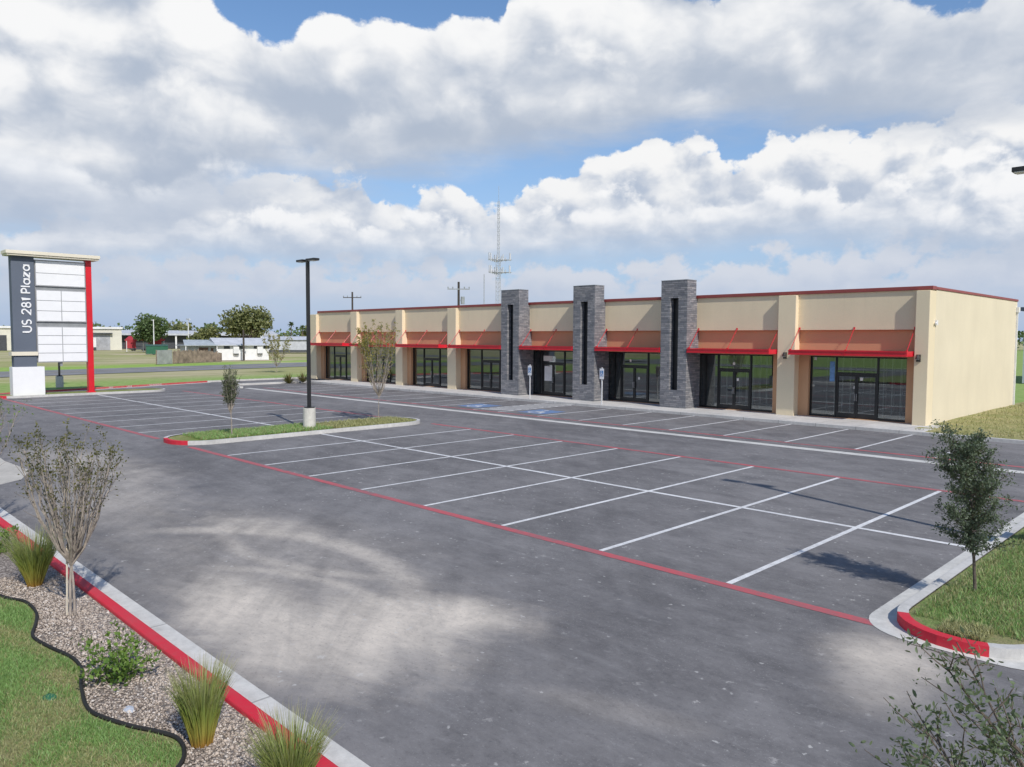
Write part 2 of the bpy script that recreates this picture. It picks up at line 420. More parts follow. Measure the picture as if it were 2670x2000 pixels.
def mat_stone():
    m, nt, b = new_mat('ledge_stone'); p = pos(); x, y, z = sep(p)
    u = x+y
    w = noise(vec(u*.4, 0., z*2.), 2., 3)
    br = nt.nodes.new('ShaderNodeTexBrick'); br.offset = .43; br.offset_frequency = 2; br.squash = .7; br.squash_frequency = 3
    nt.links.new(vec(u, z+(w-.5)*.02, 0.), br.inputs['Vector'])
    br.inputs['Scale'].default_value = 1.; br.inputs['Brick Width'].default_value = .42; br.inputs['Row Height'].default_value = .105
    br.inputs['Mortar Size'].default_value = .006; br.inputs['Mortar Smooth'].default_value = .4; br.inputs['Bias'].default_value = 0
    br.inputs['Color1'].default_value = (0, 0, 0, 1); br.inputs['Color2'].default_value = (1, 1, 1, 1); br.inputs['Mortar'].default_value = (.3, .3, .3, 1)
    rnd, _, _ = sep(br.outputs['Color'])
    n2 = noise(p, 9, 5, .7); n3 = noise(vec(u*6, y, z*40), 1., 4, .6)
    t = rnd*.5+n2*.35+n3*.25
    rp = nt.nodes.new('ShaderNodeValToRGB'); nt.links.new(t.s, rp.inputs[0])
    e = rp.color_ramp.elements; e[0].position = .2; e[0].color = (.125, .13, .148, 1); e[1].position = .85; e[1].color = (.34, .335, .345, 1)
    q = rp.color_ramp.elements.new(.5); q.color = (.205, .21, .228, 1)
    q = rp.color_ramp.elements.new(.68); q.color = (.255, .25, .26, 1)
    c = mixc(X(br.outputs['Fac'])*.8, rp.outputs[0], (.06, .06, .065))
    nt.links.new(c, b.inputs['Base Color']); b.inputs['Roughness'].default_value = .8
    bump(rnd*.5+n2*.25+n3*.35-X(br.outputs['Fac'])*.9, .9, .035, b.inputs['Normal'])
    return m

def mat_glass(name, tint=(.58, .64, .63), refl=.15):
    m, nt, b = new_mat(name)
    nt.nodes.remove(b); out = nt.nodes['Material Output']
    tr = nt.nodes.new('ShaderNodeBsdfTransparent'); tr.inputs[0].default_value = tint+(1,)
    gl = nt.nodes.new('ShaderNodeBsdfGlossy'); gl.inputs['Roughness'].default_value = .015; gl.inputs[0].default_value = (.86, .93, .95, 1)
    p = pos(); bump(noise(p, .9, 2), .02, .02, gl.inputs['Normal'])
    fr = nt.nodes.new('ShaderNodeFresnel'); fr.inputs[0].default_value = 1.55
    f = (X(fr.outputs[0])*1.6+refl).clamp()
    mx = nt.nodes.new('ShaderNodeMixShader'); nt.links.new(f.s, mx.inputs[0]); nt.links.new(tr.outputs[0], mx.inputs[1]); nt.links.new(gl.outputs[0], mx.inputs[2])
    nt.links.new(mx.outputs[0], out.inputs[0])
    return m

def mat_leaf(name, c0, c1, trans=.25, rough=.55):
    m, nt, b = new_mat(name); t = attr('tint'); p = pos()
    n = noise(p, 3., 3)
    colr = mixc((t*.75+n*.4-.1).clamp(), c0, c1)
    nt.links.new(colr, b.inputs['Base Color']); b.inputs['Roughness'].default_value = rough; b.inputs['Specular IOR Level'].default_value = .35
    out = nt.nodes['Material Output']
    tl = nt.nodes.new('ShaderNodeBsdfTranslucent'); nt.links.new(mixc(.5, colr, (.35, .42, .05), 'MIX'), tl.inputs[0])
    mx = nt.nodes.new('ShaderNodeMixShader'); mx.inputs[0].default_value = trans
    nt.links.new(b.outputs[0], mx.inputs[1]); nt.links.new(tl.outputs[0], mx.inputs[2]); nt.links.new(mx.outputs[0], out.inputs[0])
    return m

def mat_blade(name, stops, trans=.25):
    """colour runs along the blade from its sheath to its tip"""
    m, nt, b = new_mat(name); t = attr('along'); k = attr('tint')
    rp = nt.nodes.new('ShaderNodeValToRGB'); nt.links.new(t.s, rp.inputs[0]); e = rp.color_ramp.elements
    e[0].position = stops[0][0]; e[0].color = stops[0][1]+(1,); e[1].position = stops[-1][0]; e[1].color = stops[-1][1]+(1,)
    for s in stops[1:-1]: q = e.new(s[0]); q.color = s[1]+(1,)
    c = mixc(k.lin(0, 1, .0, .55), rp.outputs[0], tuple(q*.45 for q in stops[1][1]))
    nt.links.new(c, b.inputs['Base Color']); b.inputs['Roughness'].default_value = .5
    out = nt.nodes['Material Output']; tl = nt.nodes.new('ShaderNodeBsdfTranslucent'); nt.links.new(c, tl.inputs[0])
    mx = nt.nodes.new('ShaderNodeMixShader'); mx.inputs[0].default_value = trans
    nt.links.new(b.outputs[0], mx.inputs[1]); nt.links.new(tl.outputs[0], mx.inputs[2]); nt.links.new(mx.outputs[0], out.inputs[0])
    return m

def mat_grass_ground(name, green, dry, soil, dryness=.5, s=.25):
    m, nt, b = new_mat(name); p = pos(); x, y, z = sep(p)
    n1 = noise(p, s, 6, .6); n2 = noise(p, s*7, 5, .65); n3 = noise(p, 25, 4, .7)
    c = mixc((n1*.6+n2*.4).ss(dryness-.12, dryness+.14), dry, green)
    c = mixc((n2*.6+n3*.4).ss(.56, .74)*.7, c, soil)
    c = mixc(n3.ss(.35, .8)*.5, c, tuple(q*.45 for q in green))
    nt.links.new(c, b.inputs['Base Color']); b.inputs['Roughness'].default_value = .95; b.inputs['Specular IOR Level'].default_value = .1
    bump(n3*.6+n2*.4, .8, .08, b.inputs['Normal'])
    return m

def mat_field():
    """pasture and dirt beyond the road: drier away from the ditch"""
    m, nt, b = new_mat('field'); p = pos(); x, y, z = sep(p)
    n1 = noise(p, .03, 6, .6); n2 = noise(vec(x*.4, y*.08, 0.), .5, 5, .6); n3 = noise(p, 1.5, 5, .7)
    c = mixc((n1*.5+n2*.5).ss(.36, .58), (.44, .39, .25), (.30, .32, .12))
    n4 = noise(vec(x*.5, y*.25, 4.), .35, 6, .7)
    c = mixc(n3.ss(.5, .75)*.5, c, (.50, .42, .30)); c = mixc(n4.ss(.52, .66)*.6, c, (.20, .22, .09)); c = mixc(n4.ss(.45, .34)*.5, c, (.58, .51, .34))
    ditch = (x+y*.2+100.+(n1-.5)*14).abs().ss(13., 6.)
    c = mixc(ditch*.9, c, mixc(n3.ss(.3, .7), (.20, .36, .06), (.31, .44, .10)))
    near = x.ss(-82., -72.)
    c = mixc(near, c, mixc(n3.ss(.3, .7), (.19, .30, .07), (.32, .40, .15)))
    dirt = n2.ss(.52, .62)*x.ss(-104., -112.)
    c = mixc(dirt*.8, c, (.54, .44, .33))
    nt.links.new(c, b.inputs['Base Color']); b.inputs['Roughness'].default_value = .95; b.inputs['Specular IOR Level'].default_value = .1
    bump(n3, .6, .1, b.inputs['Normal'])
    return m

def mat_gravel():
    m, nt, b = new_mat('gravel'); p = pos()
    v = nt.nodes.new('ShaderNodeTexVoronoi'); v.inputs['Scale'].default_value = 34; nt.links.new(p, v.inputs['Vector'])
    r, g, bl = sep(v.outputs['Color'])
    c = mixc(r.ss(.1, .9), (.19, .155, .13), (.47, .41, .36)); c = mixc(X(v.outputs['Distance']).ss(.3, .8)*.8, c, (.08, .065, .055))
    nt.links.new(c, b.inputs['Base Color']); b.inputs['Roughness'].default_value = .9
    bump(1.0-X(v.outputs['Distance']), .9, .02, b.inputs['Normal'])
    return m

def mat_pebble():
    m, nt, b = new_mat('pebble'); t = attr('tint'); p = pos()
    rp = nt.nodes.new('ShaderNodeValToRGB'); nt.links.new(t.s, rp.inputs[0]); e = rp.color_ramp.elements
    e[0].color = (.17, .135, .115, 1); e[1].color = (.72, .67, .62, 1)
    for q, cc in ((.3, (.40, .325, .26, 1)), (.55, (.50, .42, .35, 1)), (.8, (.62, .52, .43, 1))): k = e.new(q); k.color = cc
    nt.links.new(mixc(noise(p, 60, 3)*.4, rp.outputs[0], (.2, .17, .15)), b.inputs['Base Color']); b.inputs['Roughness'].default_value = .85
    return m

MT = dict(
    asphalt=mat_asphalt(),
    white_line=mat_paint('white_line', (.74, .74, .74), .30), red_line=mat_paint('red_line', (.50, .085, .10), .5), blue_paint=mat_paint('blue_paint', (.12, .25, .50), .5),
    red_curb=mat_paint('red_curb', (.60, .012, .035), .22, (.35, .1, .1)), red_curb_old=mat_paint('red_curb_old', (.48, .035, .04), .3, (.45, .3, .28)),
    concrete=mat_concrete('concrete', (.56, .55, .53)), walk=mat_concrete('walk', (.58, .565, .54), 1.83, .3), gutter=mat_concrete('gutter', (.60, .59, .56), 3.05, .4), base_conc=mat_concrete('base_conc', (.62, .60, .55), 0, .3),
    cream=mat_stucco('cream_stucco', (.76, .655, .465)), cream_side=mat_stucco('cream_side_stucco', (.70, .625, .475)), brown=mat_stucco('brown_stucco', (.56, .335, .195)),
    coping=simple('coping', (.27, .055, .05), .45, .06), red_metal=simple('red_metal', (.60, .012, .030), .35, .05), stone=mat_stone(),
    dark_frame=simple('dark_frame', (.012, .013, .015), .35, .1), slot=simple('slot_panel', (.014, .016, .02), .3, .15),
    glass=mat_glass('shop_glass'), black=simple('black_metal', (.016, .016, .018), .42, .1), steel=simple('galvanised', (.42, .43, .44), .45, .1, metal=.6),
    white=simple('white_enamel', (.80, .80, .815), .45, .02), white_dull=simple('white_dull', (.70, .70, .70), .7, .08, 1.), sign_grey=mat_stucco('sign_grey_stucco', (.125, .145, .185), .07), sign_cream=mat_stucco('sign_cream_stucco', (.74, .68, .56)), sign_red=simple('sign_red', (.62, .012, .025), .35, .05),
    gap_light=simple('gap_light', (.33, .335, .35), .6, .05), gap_grey=simple('gap_grey', (.25, .26, .27), .6, .1), drywall=simple('drywall', (.42, .42, .41), .9, .06), floor_in=mat_concrete('slab', (.28, .275, .27)), stud=simple('stud', (.82, .83, .82), .5, .05),
    roof=simple('roof_membrane', (.6, .6, .58), .8, .08), bronze=simple('bronze', (.05, .045, .04), .4, .1), lens=simple('lens', (.6, .6, .58), .3, .05),
    bark=simple('bark', (.115, .092, .075), .9, .25, 12., bumpv=.4, bscale=60), myrtle_bark=simple('myrtle_bark', (.32, .275, .235), .8, .25, 10., bumpv=.2), twig=simple('twig', (.27, .235, .215), .85, .25, 8.), stake=simple('stake', (.62, .56, .46), .8, .1, 6.),
    oak=mat_leaf('oak_leaf', (.045, .066, .045), (.165, .21, .135), .22), oak_fg=mat_leaf('oak_leaf_near', (.055, .080, .048), (.19, .24, .14), .25), myrtle=mat_leaf('myrtle_leaf', (.030, .035, .020), (.17, .16, .045), .25), myrtle_y=mat_leaf('myrtle_leaf_yellow', (.14, .15, .04), (.44, .36, .10), .35), thin=mat_leaf('sapling_leaf', (.05, .065, .035), (.15, .17, .09), .2),
    tree_a=mat_leaf('tree_leaf', (.045, .085, .035), (.15, .21, .08), .15), tree_b=mat_leaf('tree_leaf_olive', (.06, .085, .03), (.25, .25, .10), .15), shrub=mat_leaf('shrub_leaf', (.045, .11, .02), (.20, .31, .06), .25), yucca=mat_leaf('yucca_leaf', (.09, .09, .03), (.26, .22, .09), .15),
    reed=mat_blade('ornamental_grass', [(0., (.46, .23, .05)), (.2, (.42, .38, .08)), (.55, (.28, .38, .085)), (.85, (.32, .37, .15)), (1., (.50, .46, .29))]),
    turf=mat_blade('turf_blade', [(0., (.23, .27, .10)), (.5, (.25, .44, .12)), (1., (.40, .58, .22))], .35), turf_dry=mat_blade('turf_blade_dry', [(0., (.32, .28, .15)), (.5, (.42, .43, .18)), (1., (.60, .57, .32))], .35),
    lawn=mat_grass_ground('lawn_soil', (.17, .28, .075), (.32, .29, .15), (.28, .23, .14), .50, 1.1), island=mat_grass_ground('island_soil', (.19, .25, .07), (.38, .34, .17), (.36, .29, .19), .48, .6), straw=mat_grass_ground('straw_soil', (.26, .28, .10), (.46, .40, .21), (.45, .36, .24), .5, .5),
    field=mat_field(), gravel=mat_gravel(), pebble=mat_pebble(), edging=simple('edging', (.018, .017, .016), .7, .15), road=simple('road', (.20, .20, .205), .9, .15, .3),
    apron=mat_concrete('apron', (.50, .47, .42), 0, .7),
)

# ------------------------------------------------------------------ ground, lot, kerbs
def structure(o): o['kind'] = 'structure'; return o
b = MB(); S = 2600; b.sheet([(-S, -S), (S, -S), (S, S), (-S, S)], -.06); structure(b.build('ground', MT['field']))
# county road beyond the plaza
b = MB(); b.sheet([(-73., -60.), (-96.6, 60.), (-190, 520), (-204, 520), (-110.2, 60.), (-86.6, -60.)], -.02); structure(b.build('road', MT['road']))
b = MB()
for off in (6.7,):
    b.sheet([(-73-off, -60), (-96.6-off, 60), (-96.6-off-.2, 60), (-73-off-.2, -60)], -.012)
structure(b.build('road_marking', mat_paint('yellow_line', (.55, .38, .06), .5)))
WK = [(-57.5, 2.2), (-59.7, 8.), (-61.5, 12.4), (-63.5, 18.2), (-64.9, 22.4), (-66.6, 27.2), (-67.0, 28.4)]      # west kerb, painted red
WK2 = [(-67.0, 28.4), (-67.5, 36.9), (-67.9, 62.)]
b = MB(); b.sheet(WK+[(-67.5, 36.9), (-67.9, 62.), (-61, 62.), (-61., 35.02), (60, 35.02), (60, 3.9), (-25., 3.9), (-25., -30), (-34., -30), (-36., 2.2)], 0.)
structure(b.build('parking_lot', MT['asphalt']))
b = MB(); b.sheet([(-200, -26.), (200, -26.), (200, -36.), (-200, -36.)], -.02); structure(b.build('street', MT['road']))
b = MB(); b.sheet([(-34.4, 3.6), (-25.3, 3.6), (-24.4, 4.6), (-24.9, 5.2), (-26.3, 5.75), (-29, 5.6), (-33, 5.85), (-34.6, 5.2)], .004); structure(b.build('driveway', MT['apron']))
# west kerbs, verge
b = MB(); b.strip(WK, 0, .16, 0, .14); structure(b.build('kerb_red_west', MT['red_curb_old']))
b = MB(); b.strip(WK2, 0, .16, 0, .14); b.strip(WK, -.42, -.005, -.05, .006); structure(b.build('kerb_west', MT['concrete']))

# valley gutter along the shop bays
b = MB(); b.sheet([(-57.5, 27.26), (40, 27.26), (40, 27.76), (-57.5, 27.76)], .004); structure(b.build('valley_gutter', MT['gutter']))
# --- painted markings
wl = MB(); zl = .005
def line(x0, y0, x1, y1, w, m, z=zl):
    d = Vector((x1-x0, y1-y0)).normalized(); n = Vector((-d.y, d.x))*w/2
    m.sheet([(x0-n.x, y0-n.y), (x1-n.x, y1-n.y), (x1+n.x, y1+n.y), (x0+n.x, y0+n.y)], z)
STALL = [-6.29-2.70*k for k in range(8)]
STALL_W = [-33.7-2.70*k for k in range(9)]
YC = 16.72
xs = sorted(STALL+[-3.98, -28.15]); 
for x in STALL: line(x, 11.32, x, YC-.07, .11, wl); line(x, YC+.07, x, 22.42, .11, wl)
line(-28.15, YC, -4.15, YC, .14, wl)
for x in STALL_W: line(x, 11.32, x, YC-.07, .11, wl); line(x, YC+.07, x, 22.42, .11, wl)
line(-57.5, YC, -31.15, YC, .14, wl)
FRONT = [-2.9, -5.6, -8.28, -10.95, -13.65, -16.35, -19.05, -21.6, -24.3, -27.1, -30.1, -32.1, -35.1, -37.8, -40.5, -43.2, -45.9, -48.6, -51.3, -54.0, -56.7]
for x in FRONT: line(x, 28.75, x, 34.96, .11, wl)
for k in range(9):
    y0 = 29.3+k*.62; line(-32.0, y0, -30.16, y0+.75, .23, wl, .0065)
structure(wl.build('stall_lines', MT['white_line']))
rl = MB()
line(-57.6, 11.2, -31.2, 11.2, .21, rl); line(-28.05, 11.2, -3.9, 11.2, .21, rl)
line(-57.6, 22.52, -31.2, 22.52, .21, rl); line(-28.05, 22.52, 8, 22.52, .21, rl)
line(-57., 28.62, 30, 28.62, .21, rl)
structure(rl.build('fire_lane_lines', MT['red_line']))
bp = MB()
for cx in (-28.55, -33.6): bp.sheet([(cx-.95, 29.6), (cx+.95, 29.6), (cx+.95, 31.6), (cx-.95, 31.6)], .0045)
structure(bp.build('accessible_bay_paint', MT['blue_paint']))

def ribbon(pts, w, closed=False):
    """flat stroke: list of quads in 2D"""
    P = [Vector(p) for p in pts]; n = len(P); L = []; R = []
    for i in range(n):
        if closed: d = P[(i+1) % n]-P[i-1]
        else: d = P[min(i+1, n-1)]-P[max(i-1, 0)]
        d.normalize(); q = Vector((-d.y, d.x))*w/2
        if not closed and 0 < i < n-1:
            d1 = (P[i]-P[i-1]).normalized(); d2 = (P[i+1]-P[i]).normalized(); c = max(.45, math.sqrt(max(0, (1+d1.dot(d2))/2))); q = q/c
        L.append(P[i]+q); R.append(P[i]-q)
    out = []
    for i in range(n if closed else n-1):
        j = (i+1) % n; out.append((R[i], R[j], L[j], L[i]))
    return out
def arc(cx, cy, rx, ry, a0, a1, n=16):
    return [(cx+rx*math.cos(rad(a0+(a1-a0)*i/n)), cy+ry*math.sin(rad(a0+(a1-a0)*i/n))) for i in range(n+1)]
wc = MB()
for cx in (-28.55, -33.6):
    for si, st in enumerate((ribbon(arc(.0, .42, .34, .34, 120, 400), .09), ribbon([(-.12, 1.02), (-.08, .55), (.22, .55), (.42, .15), (.55, .2)], .09), ribbon([(-.1, .82), (.22, .78)], .08), ribbon(arc(-.13, 1.22, .06, .06, 0, 360, 10), .12))):
        for q in st: wc.quad(*[(cx+p.x*1.25-.05, 29.72+p.y*1.25, .0075+.001*si) for p in q])
structure(wc.build('accessible_symbol', MT['white_line']))

# --- near landscape strip kerb and gutter
b = MB(); b.box(-24.9, 60, 3.48, 3.635, -.05, .15); structure(b.build('kerb_red_south', MT['red_curb'], bevel=.02))
b = MB(); b.sheet([(-24.9, 3.63), (60, 3.63), (60, 3.97), (-24.9, 3.97)], .008); structure(b.build('gutter_south', MT['gutter']))
# kerbed islands -----------------------------------------------------------
def rrect(x0, x1, y0, y1, r, n=8):
    P = []
    for cx, cy, a in ((x1-r, y1-r, 0), (x0+r, y1-r, 90), (x0+r, y0+r, 180), (x1-r, y0+r, 270)):
        P += [(cx+r*math.cos(rad(a+90*i/n)), cy+r*math.sin(rad(a+90*i/n))) for i in range(n+1)]
    return P
def kerb_island(name, x0, x1, y0, y1, r, soil, gutter=.0, red=None):
    o = rrect(x0, x1, y0, y1, r); i = rrect(x0+.15, x1-.15, y0+.15, y1-.15, r-.15)
    m = len(o)
    if gutter:
        g = MB(); gi = rrect(x0-gutter, x1+gutter, y0-.09, y1+gutter, r-.16); n = len(g.v)
        g.v += [(x, y, .007) for x, y in gi]+[(x, y, .012) for x, y in o]
        for k in range(m):
            j = (k+1) % m; g.f.append((k, j, m+j, m+k)); g.t.append(.5)
        structure(g.build('gutter_'+name, MT['gutter']))
    segs = list(range(m)); rs = [k for k in segs if red and red(o[k]) and red(o[(k+1) % m])]
    for nm, ks, mt in (('kerb_'+name, [k for k in segs if k not in rs], MT['concrete']), ('kerb_red_'+name, rs, MT['red_curb'])):
        if not ks: continue
        q = MB()
        for k in ks:
            j = (k+1) % m; A, B, C, D = o[k], o[j], i[j], i[k]
            q.quad((A[0], A[1], 0), (B[0], B[1], 0), (B[0], B[1], .15), (A[0], A[1], .15)); q.quad((A[0], A[1], .15), (B[0], B[1], .15), (C[0], C[1], .15), (D[0], D[1], .15))
        structure(q.build(nm, mt))
    s = MB(); s.sheet(i, .125); structure(s.build('soil_'+name, soil))
    return i
isl_mid = kerb_island('middle', -31.0, -28.2, 10.95, 22.6, 1.3, MT['island'], 0, lambda p: p[1] < 11.38 and p[0] > -30.35)
isl_sign = kerb_island('sign_island', -60.3, -57.7, 10.9, 21.7, 1.2, MT['island'], 0, lambda p: p[1] < 11.6)
isl_right = kerb_island('east', -3.80, -1.88, 10.95, 24.0, .93, MT['lawn'], .31, lambda p: p[1] < 11.75 and p[0] < -2.3 and p[0] > -3.77)
# front walk, east verge, west end of bays
b = MB(); b.box(-61, -10.6, 35., 38.4, -.05, .15); structure(b.build('sidewalk', MT['walk'], bevel=.015))
b = MB(); b.box(-10.6, 60, 35., 35.17, -.05, .15); structure(b.build('kerb_north', MT['concrete'], bevel=.015))
b = MB(); b.box(-61.3, -60.95, 27.4, 36.9, -.05, .15); b.box(-60.95, -57.6, 27.0, 27.25, -.05, .14); structure(b.build('kerb_bay_end', MT['concrete']))
b = MB()
nx, ny = 24, 20
for i in range(nx):
    for j in range(ny):
        P = []
        for di, dj in ((0, 0), (1, 0), (1, 1), (0, 1)):
            xx = -11.3+(i+di)/nx*70; yy = 35.17+(j+dj)/ny*26; P.append((xx, yy, .13+min(1, (j+dj)/8)*.06+.02*math.sin(xx*1.3)*math.sin(yy)))
        b.quad(*P)
structure(b.build('verge_east', MT['straw']))
b = MB(); b.sheet([(-11, 61.3), (60, 61.3), (60, 66), (-11, 66)], .0); structure(b.build('lane_behind', MT['road']))
# landscape bed and lawn
EDGE = [(-30, 2.5), (-15, 2.42), (-13.55, 2.5), (-13.0, 2.70), (-12.38, 2.71), (-11.9, 2.60), (-11.4, 2.45), (-10.9, 2.50), (-10.27, 2.62), (-9.82, 2.60), (-9.5, 2.50), (-9.19, 2.43), (-8.85, 2.37), (-8.54, 2.38), (-8.05, 2.55), (-7.75, 2.70), (-7.45, 2.80), (-7.1, 2.72), (-6.6, 2.4), (-5.5, 2.3), (-4, 2.6), (-2, 2.4), (1, 2.5), (6, 2.5)]
def cat(P, n=6):
    out = []
    for i in range(len(P)-1):
        p0, p1, p2, p3 = [Vector(P[max(0, min(len(P)-1, i+k))]) for k in (-1, 0, 1, 2)]
        for t in [k/n for k in range(n)]:
            out.append(tuple(.5*((2*p1)+(p2-p0)*t+(2*p0-5*p1+4*p2-p3)*t*t+(3*p1-p0-3*p2+p3)*t**3)))
    return out+[P[-1]]
EDC = cat(EDGE)
b = MB()
for k in range(len(EDC)-1):
    (xa, ya), (xb, yb) = EDC[k], EDC[k+1]; b.quad((xa, ya, .075), (xb, yb, .075), (xb, 3.5, .095), (xa, 3.5, .095))
structure(b.build('gravel_bed', MT['gravel']))
b = MB()
for k in range(len(EDC)-1):
    (xa, ya), (xb, yb) = EDC[k], EDC[k+1]; b.quad((xa, -22, .06), (xb, -22, .06), (xb, yb, .09), (xa, ya, .09))
structure(b.build('lawn', MT['lawn']))
b = MB(); b.tube([(x, y, .115) for x, y in EDC], .020, 8)
b.strip(EDC, -.010, .010, .0, .112); tag(b.build('lawn_edging', MT['edging'], smooth=False), 'wavy black edging strip between gravel bed and lawn', 'edging')

# ------------------------------------------------------------------ grass blades, pebbles
def blades(name, mat, pts, hmin, hmax, w, seed, z0, lean=.5):
    r = np.random.default_rng(seed); N = len(pts); P = np.array(pts)
    h = r.uniform(hmin, hmax, N); th = r.uniform(0, 2*PI, N); ln = r.uniform(.05, lean, N)*h; ph = r.uniform(0, 2*PI, N)
    cx, sx = np.cos(th)*w/2, np.sin(th)*w/2
    V = np.zeros((N, 5, 3)); A = np.zeros((N, 5))
    zz = np.asarray(z0 if hasattr(z0, '__len__') else np.full(N, z0))
    V[:, 0] = np.stack([P[:, 0]-cx, P[:, 1]-sx, zz], 1); V[:, 1] = np.stack([P[:, 0]+cx, P[:, 1]+sx, zz], 1)
    mx, my = P[:, 0]+np.cos(ph)*ln*.35, P[:, 1]+np.sin(ph)*ln*.35
    V[:, 2] = np.stack([mx+cx*.8, my+sx*.8, zz+h*.6], 1); V[:, 3] = np.stack([mx-cx*.8, my-sx*.8, zz+h*.6], 1)
    V[:, 4] = np.stack([P[:, 0]+np.cos(ph)*ln, P[:, 1]+np.sin(ph)*ln, zz+h], 1)
    A[:, 2:4] = .6; A[:, 4] = 1
    base = np.arange(N)[:, None]*5
    F = np.concatenate([base+np.array([0, 1, 2]), base+np.array([0, 2, 3]), base+np.array([3, 2, 4])], 0)
    t = np.tile(r.random(N), 3)
    o = np_mesh(name, V.reshape(-1, 3), F, mat, tint=t, vattr=A.ravel()); o['kind'] = 'stuff'; return o
r = np.random.default_rng(5)
ex = np.array([p[0] for p in EDC]); ey = np.array([p[1] for p in EDC])
def lawn_pts(n, x0, x1, y0, sgn=1):
    out = []
    while len(out) < n:
        x = r.uniform(x0, x1, 4000); top = np.interp(x, ex, ey)-.05; y = r.uniform(y0, 2.8, 4000); k = y < top
        cl = np.sin(x*2.1+np.sin(y*4.)*1.5)*np.sin(y*3.3+x*.8+np.sin(x*3.)); k &= (r.random(4000) < np.clip(.5+sgn*.75*cl, .06, 1))
        out += list(zip(x[k], y[k]))
    return out[:n]
blades('lawn_grass', MT['turf'], lawn_pts(60000, -14.6, -5.2, .7), .025, .06, .007, 1, .085, 1.0)
blades('lawn_dry_grass', MT['turf_dry'], lawn_pts(30000, -14.6, -5.2, .7, -1), .02, .055, .007, 2, .085, 1.1)
def isl_pts(n, x0, x1, y0, y1):
    x = r.uniform(x0, x1, n*2); y = r.uniform(y0, y1, n*2); c = np.sin(x*2.3+np.sin(y*2.1)*1.5)*np.sin(y*1.9+x*.7)
    k = r.random(n*2) < .6+.4*c
    return np.stack([x[k], y[k]], 1)[:n]
blades('island_grass', MT['turf'], isl_pts(19000, -3.55, -2.1, 11.6, 21.0), .04, .11, .010, 3, .12, .9)
blades('island_dry_grass', MT['turf_dry'], isl_pts(14000, -3.55, -2.1, 11.6, 21.0), .03, .10, .010, 4, .12, 1.0)
edge_pts = np.concatenate([isl_pts(1600, -3.1, -2.55, 11.14, 11.7), isl_pts(1500, -3.55, -3.3, 12.3, 20)])
blades('island_edge_grass', MT['turf_dry'], edge_pts, .05, .12, .012, 14, .12, 1.1)
blades('median_grass', MT['turf'], isl_pts(9000, -30.75, -28.45, 11.9, 17.5), .06, .16, .022, 6, .12, .8)
blades('median_dry_grass', MT['turf_dry'], isl_pts(8000, -30.75, -28.45, 11.9, 22.), .06, .15, .022, 7, .12, .9)
vx = isl_pts(16000, -11.2, 6, 35.4, 56); vx = vx[(vx[:, 0] > -11.1)]
blades('verge_grass', MT['turf_dry'], vx, .05, .13, .03, 8, .12+np.minimum(1, (vx[:, 1]-35.17)/10.4)*.06, .9)
# pebbles
N = 17000
px = r.uniform(-14.6, -4.6, N); pyl = np.interp(px, ex, ey)+.03; py = pyl+(3.47-pyl)*r.random(N)
sz = r.uniform(.008, .019, N); sz[r.random(N) < .03] *= 1.8
base = np.array([(1, 0, 0), (-1, 0, 0), (0, 1, 0), (0, -1, 0), (0, 0, .7), (0, 0, -.5)], float)
th = r.uniform(0, 2*PI, N); jit = r.uniform(.65, 1.35, (N, 6, 1))
V = base[None]*jit*sz[:, None, None]
c, s_ = np.cos(th)[:, None], np.sin(th)[:, None]
V2 = np.stack([V[..., 0]*c-V[..., 1]*s_, V[..., 0]*s_+V[..., 1]*c, V[..., 2]], -1)
V2[..., 0] += px[:, None]; V2[..., 1] += py[:, None]; V2[..., 2] += (.085+sz*.3)[:, None]
fb = np.array([(0, 2, 4), (2, 1, 4), (1, 3, 4), (3, 0, 4), (2, 0, 5), (1, 2, 5), (3, 1, 5), (0, 3, 5)])
F = (np.arange(N)[:, None, None]*6+fb[None]).reshape(-1, 3)
o = np_mesh('gravel_stones', V2.reshape(-1, 3), F, MT['pebble'], tint=np.repeat(r.random(N), 8)); o['kind'] = 'stuff'

# ------------------------------------------------------------------ the shop building
B = empty('strip_mall', (-38., 45., 0), 'cream stucco shop row with eight red awnings and three grey stone towers', 'shop building')
BL = (-38., 45., 0)
def bpart(m, name, mat, parent=None, **k):
    p = parent or B
    loc = BL
    return m.build(name, mat, p, loc=BL if p is B else loc, **k)
ZB = .10
YP, YF, YW, YG = 37.55, 37.85, 38.05, 38.30
XL, XR = -64.4, -11.23
SUP = [(-65.2, -64.05), (-58.22, -57.24), (-51.54, -50.60), (-44.90, -43.90), (-38.15, -36.42), (-31.60, -29.86), (-25.02, -23.31), (-18.39, -17.45), (-11.82, XR)]
TOW = (4, 5, 6)
m = MB(); m.box(XL, XR-.02, YF, 38.2, 4.52, 6.32); bpart(m, 'frieze_wall', MT['cream'])
for i, (x0, x1) in enumerate(SUP):
    if i in TOW: continue
    m = MB(); m.box(x0, x1, YP, 38.42, ZB, 6.28 if i else 6.18); bpart(m, 'pilaster', MT['cream'], bevel=.02)
m = MB(); m.box(XR-.3, XR-.004, 38.42, 53.5, ZB-.1, 6.34); bpart(m, 'side_wall', MT['cream_side'])
m = MB(); m.box(XL, XR-.3, 53.2, 53.5, ZB-.1, 6.3); m.box(XL, XL+.3, 38.42, 53.2, ZB-.1, 6.3); bpart(m, 'rear_wall', MT['cream_side'])
m = MB(); m.box(XL+.3, XR-.3, 38.2, 53.2, 5.6, 5.75); bpart(m, 'roof', MT['roof'])
m = MB(); m.box(-64.2, XR+.04, YF-.08, 38.3, 6.32, 6.49); m.box(XR-.34, XR+.04, 38.3, 53.55, 6.345, 6.47); m.box(XL-.03, XL+.34, 38.3, 53.55, 6.32, 6.45); m.box(XL+.34, XR-.34, 53.2, 53.55, 6.32, 6.45)
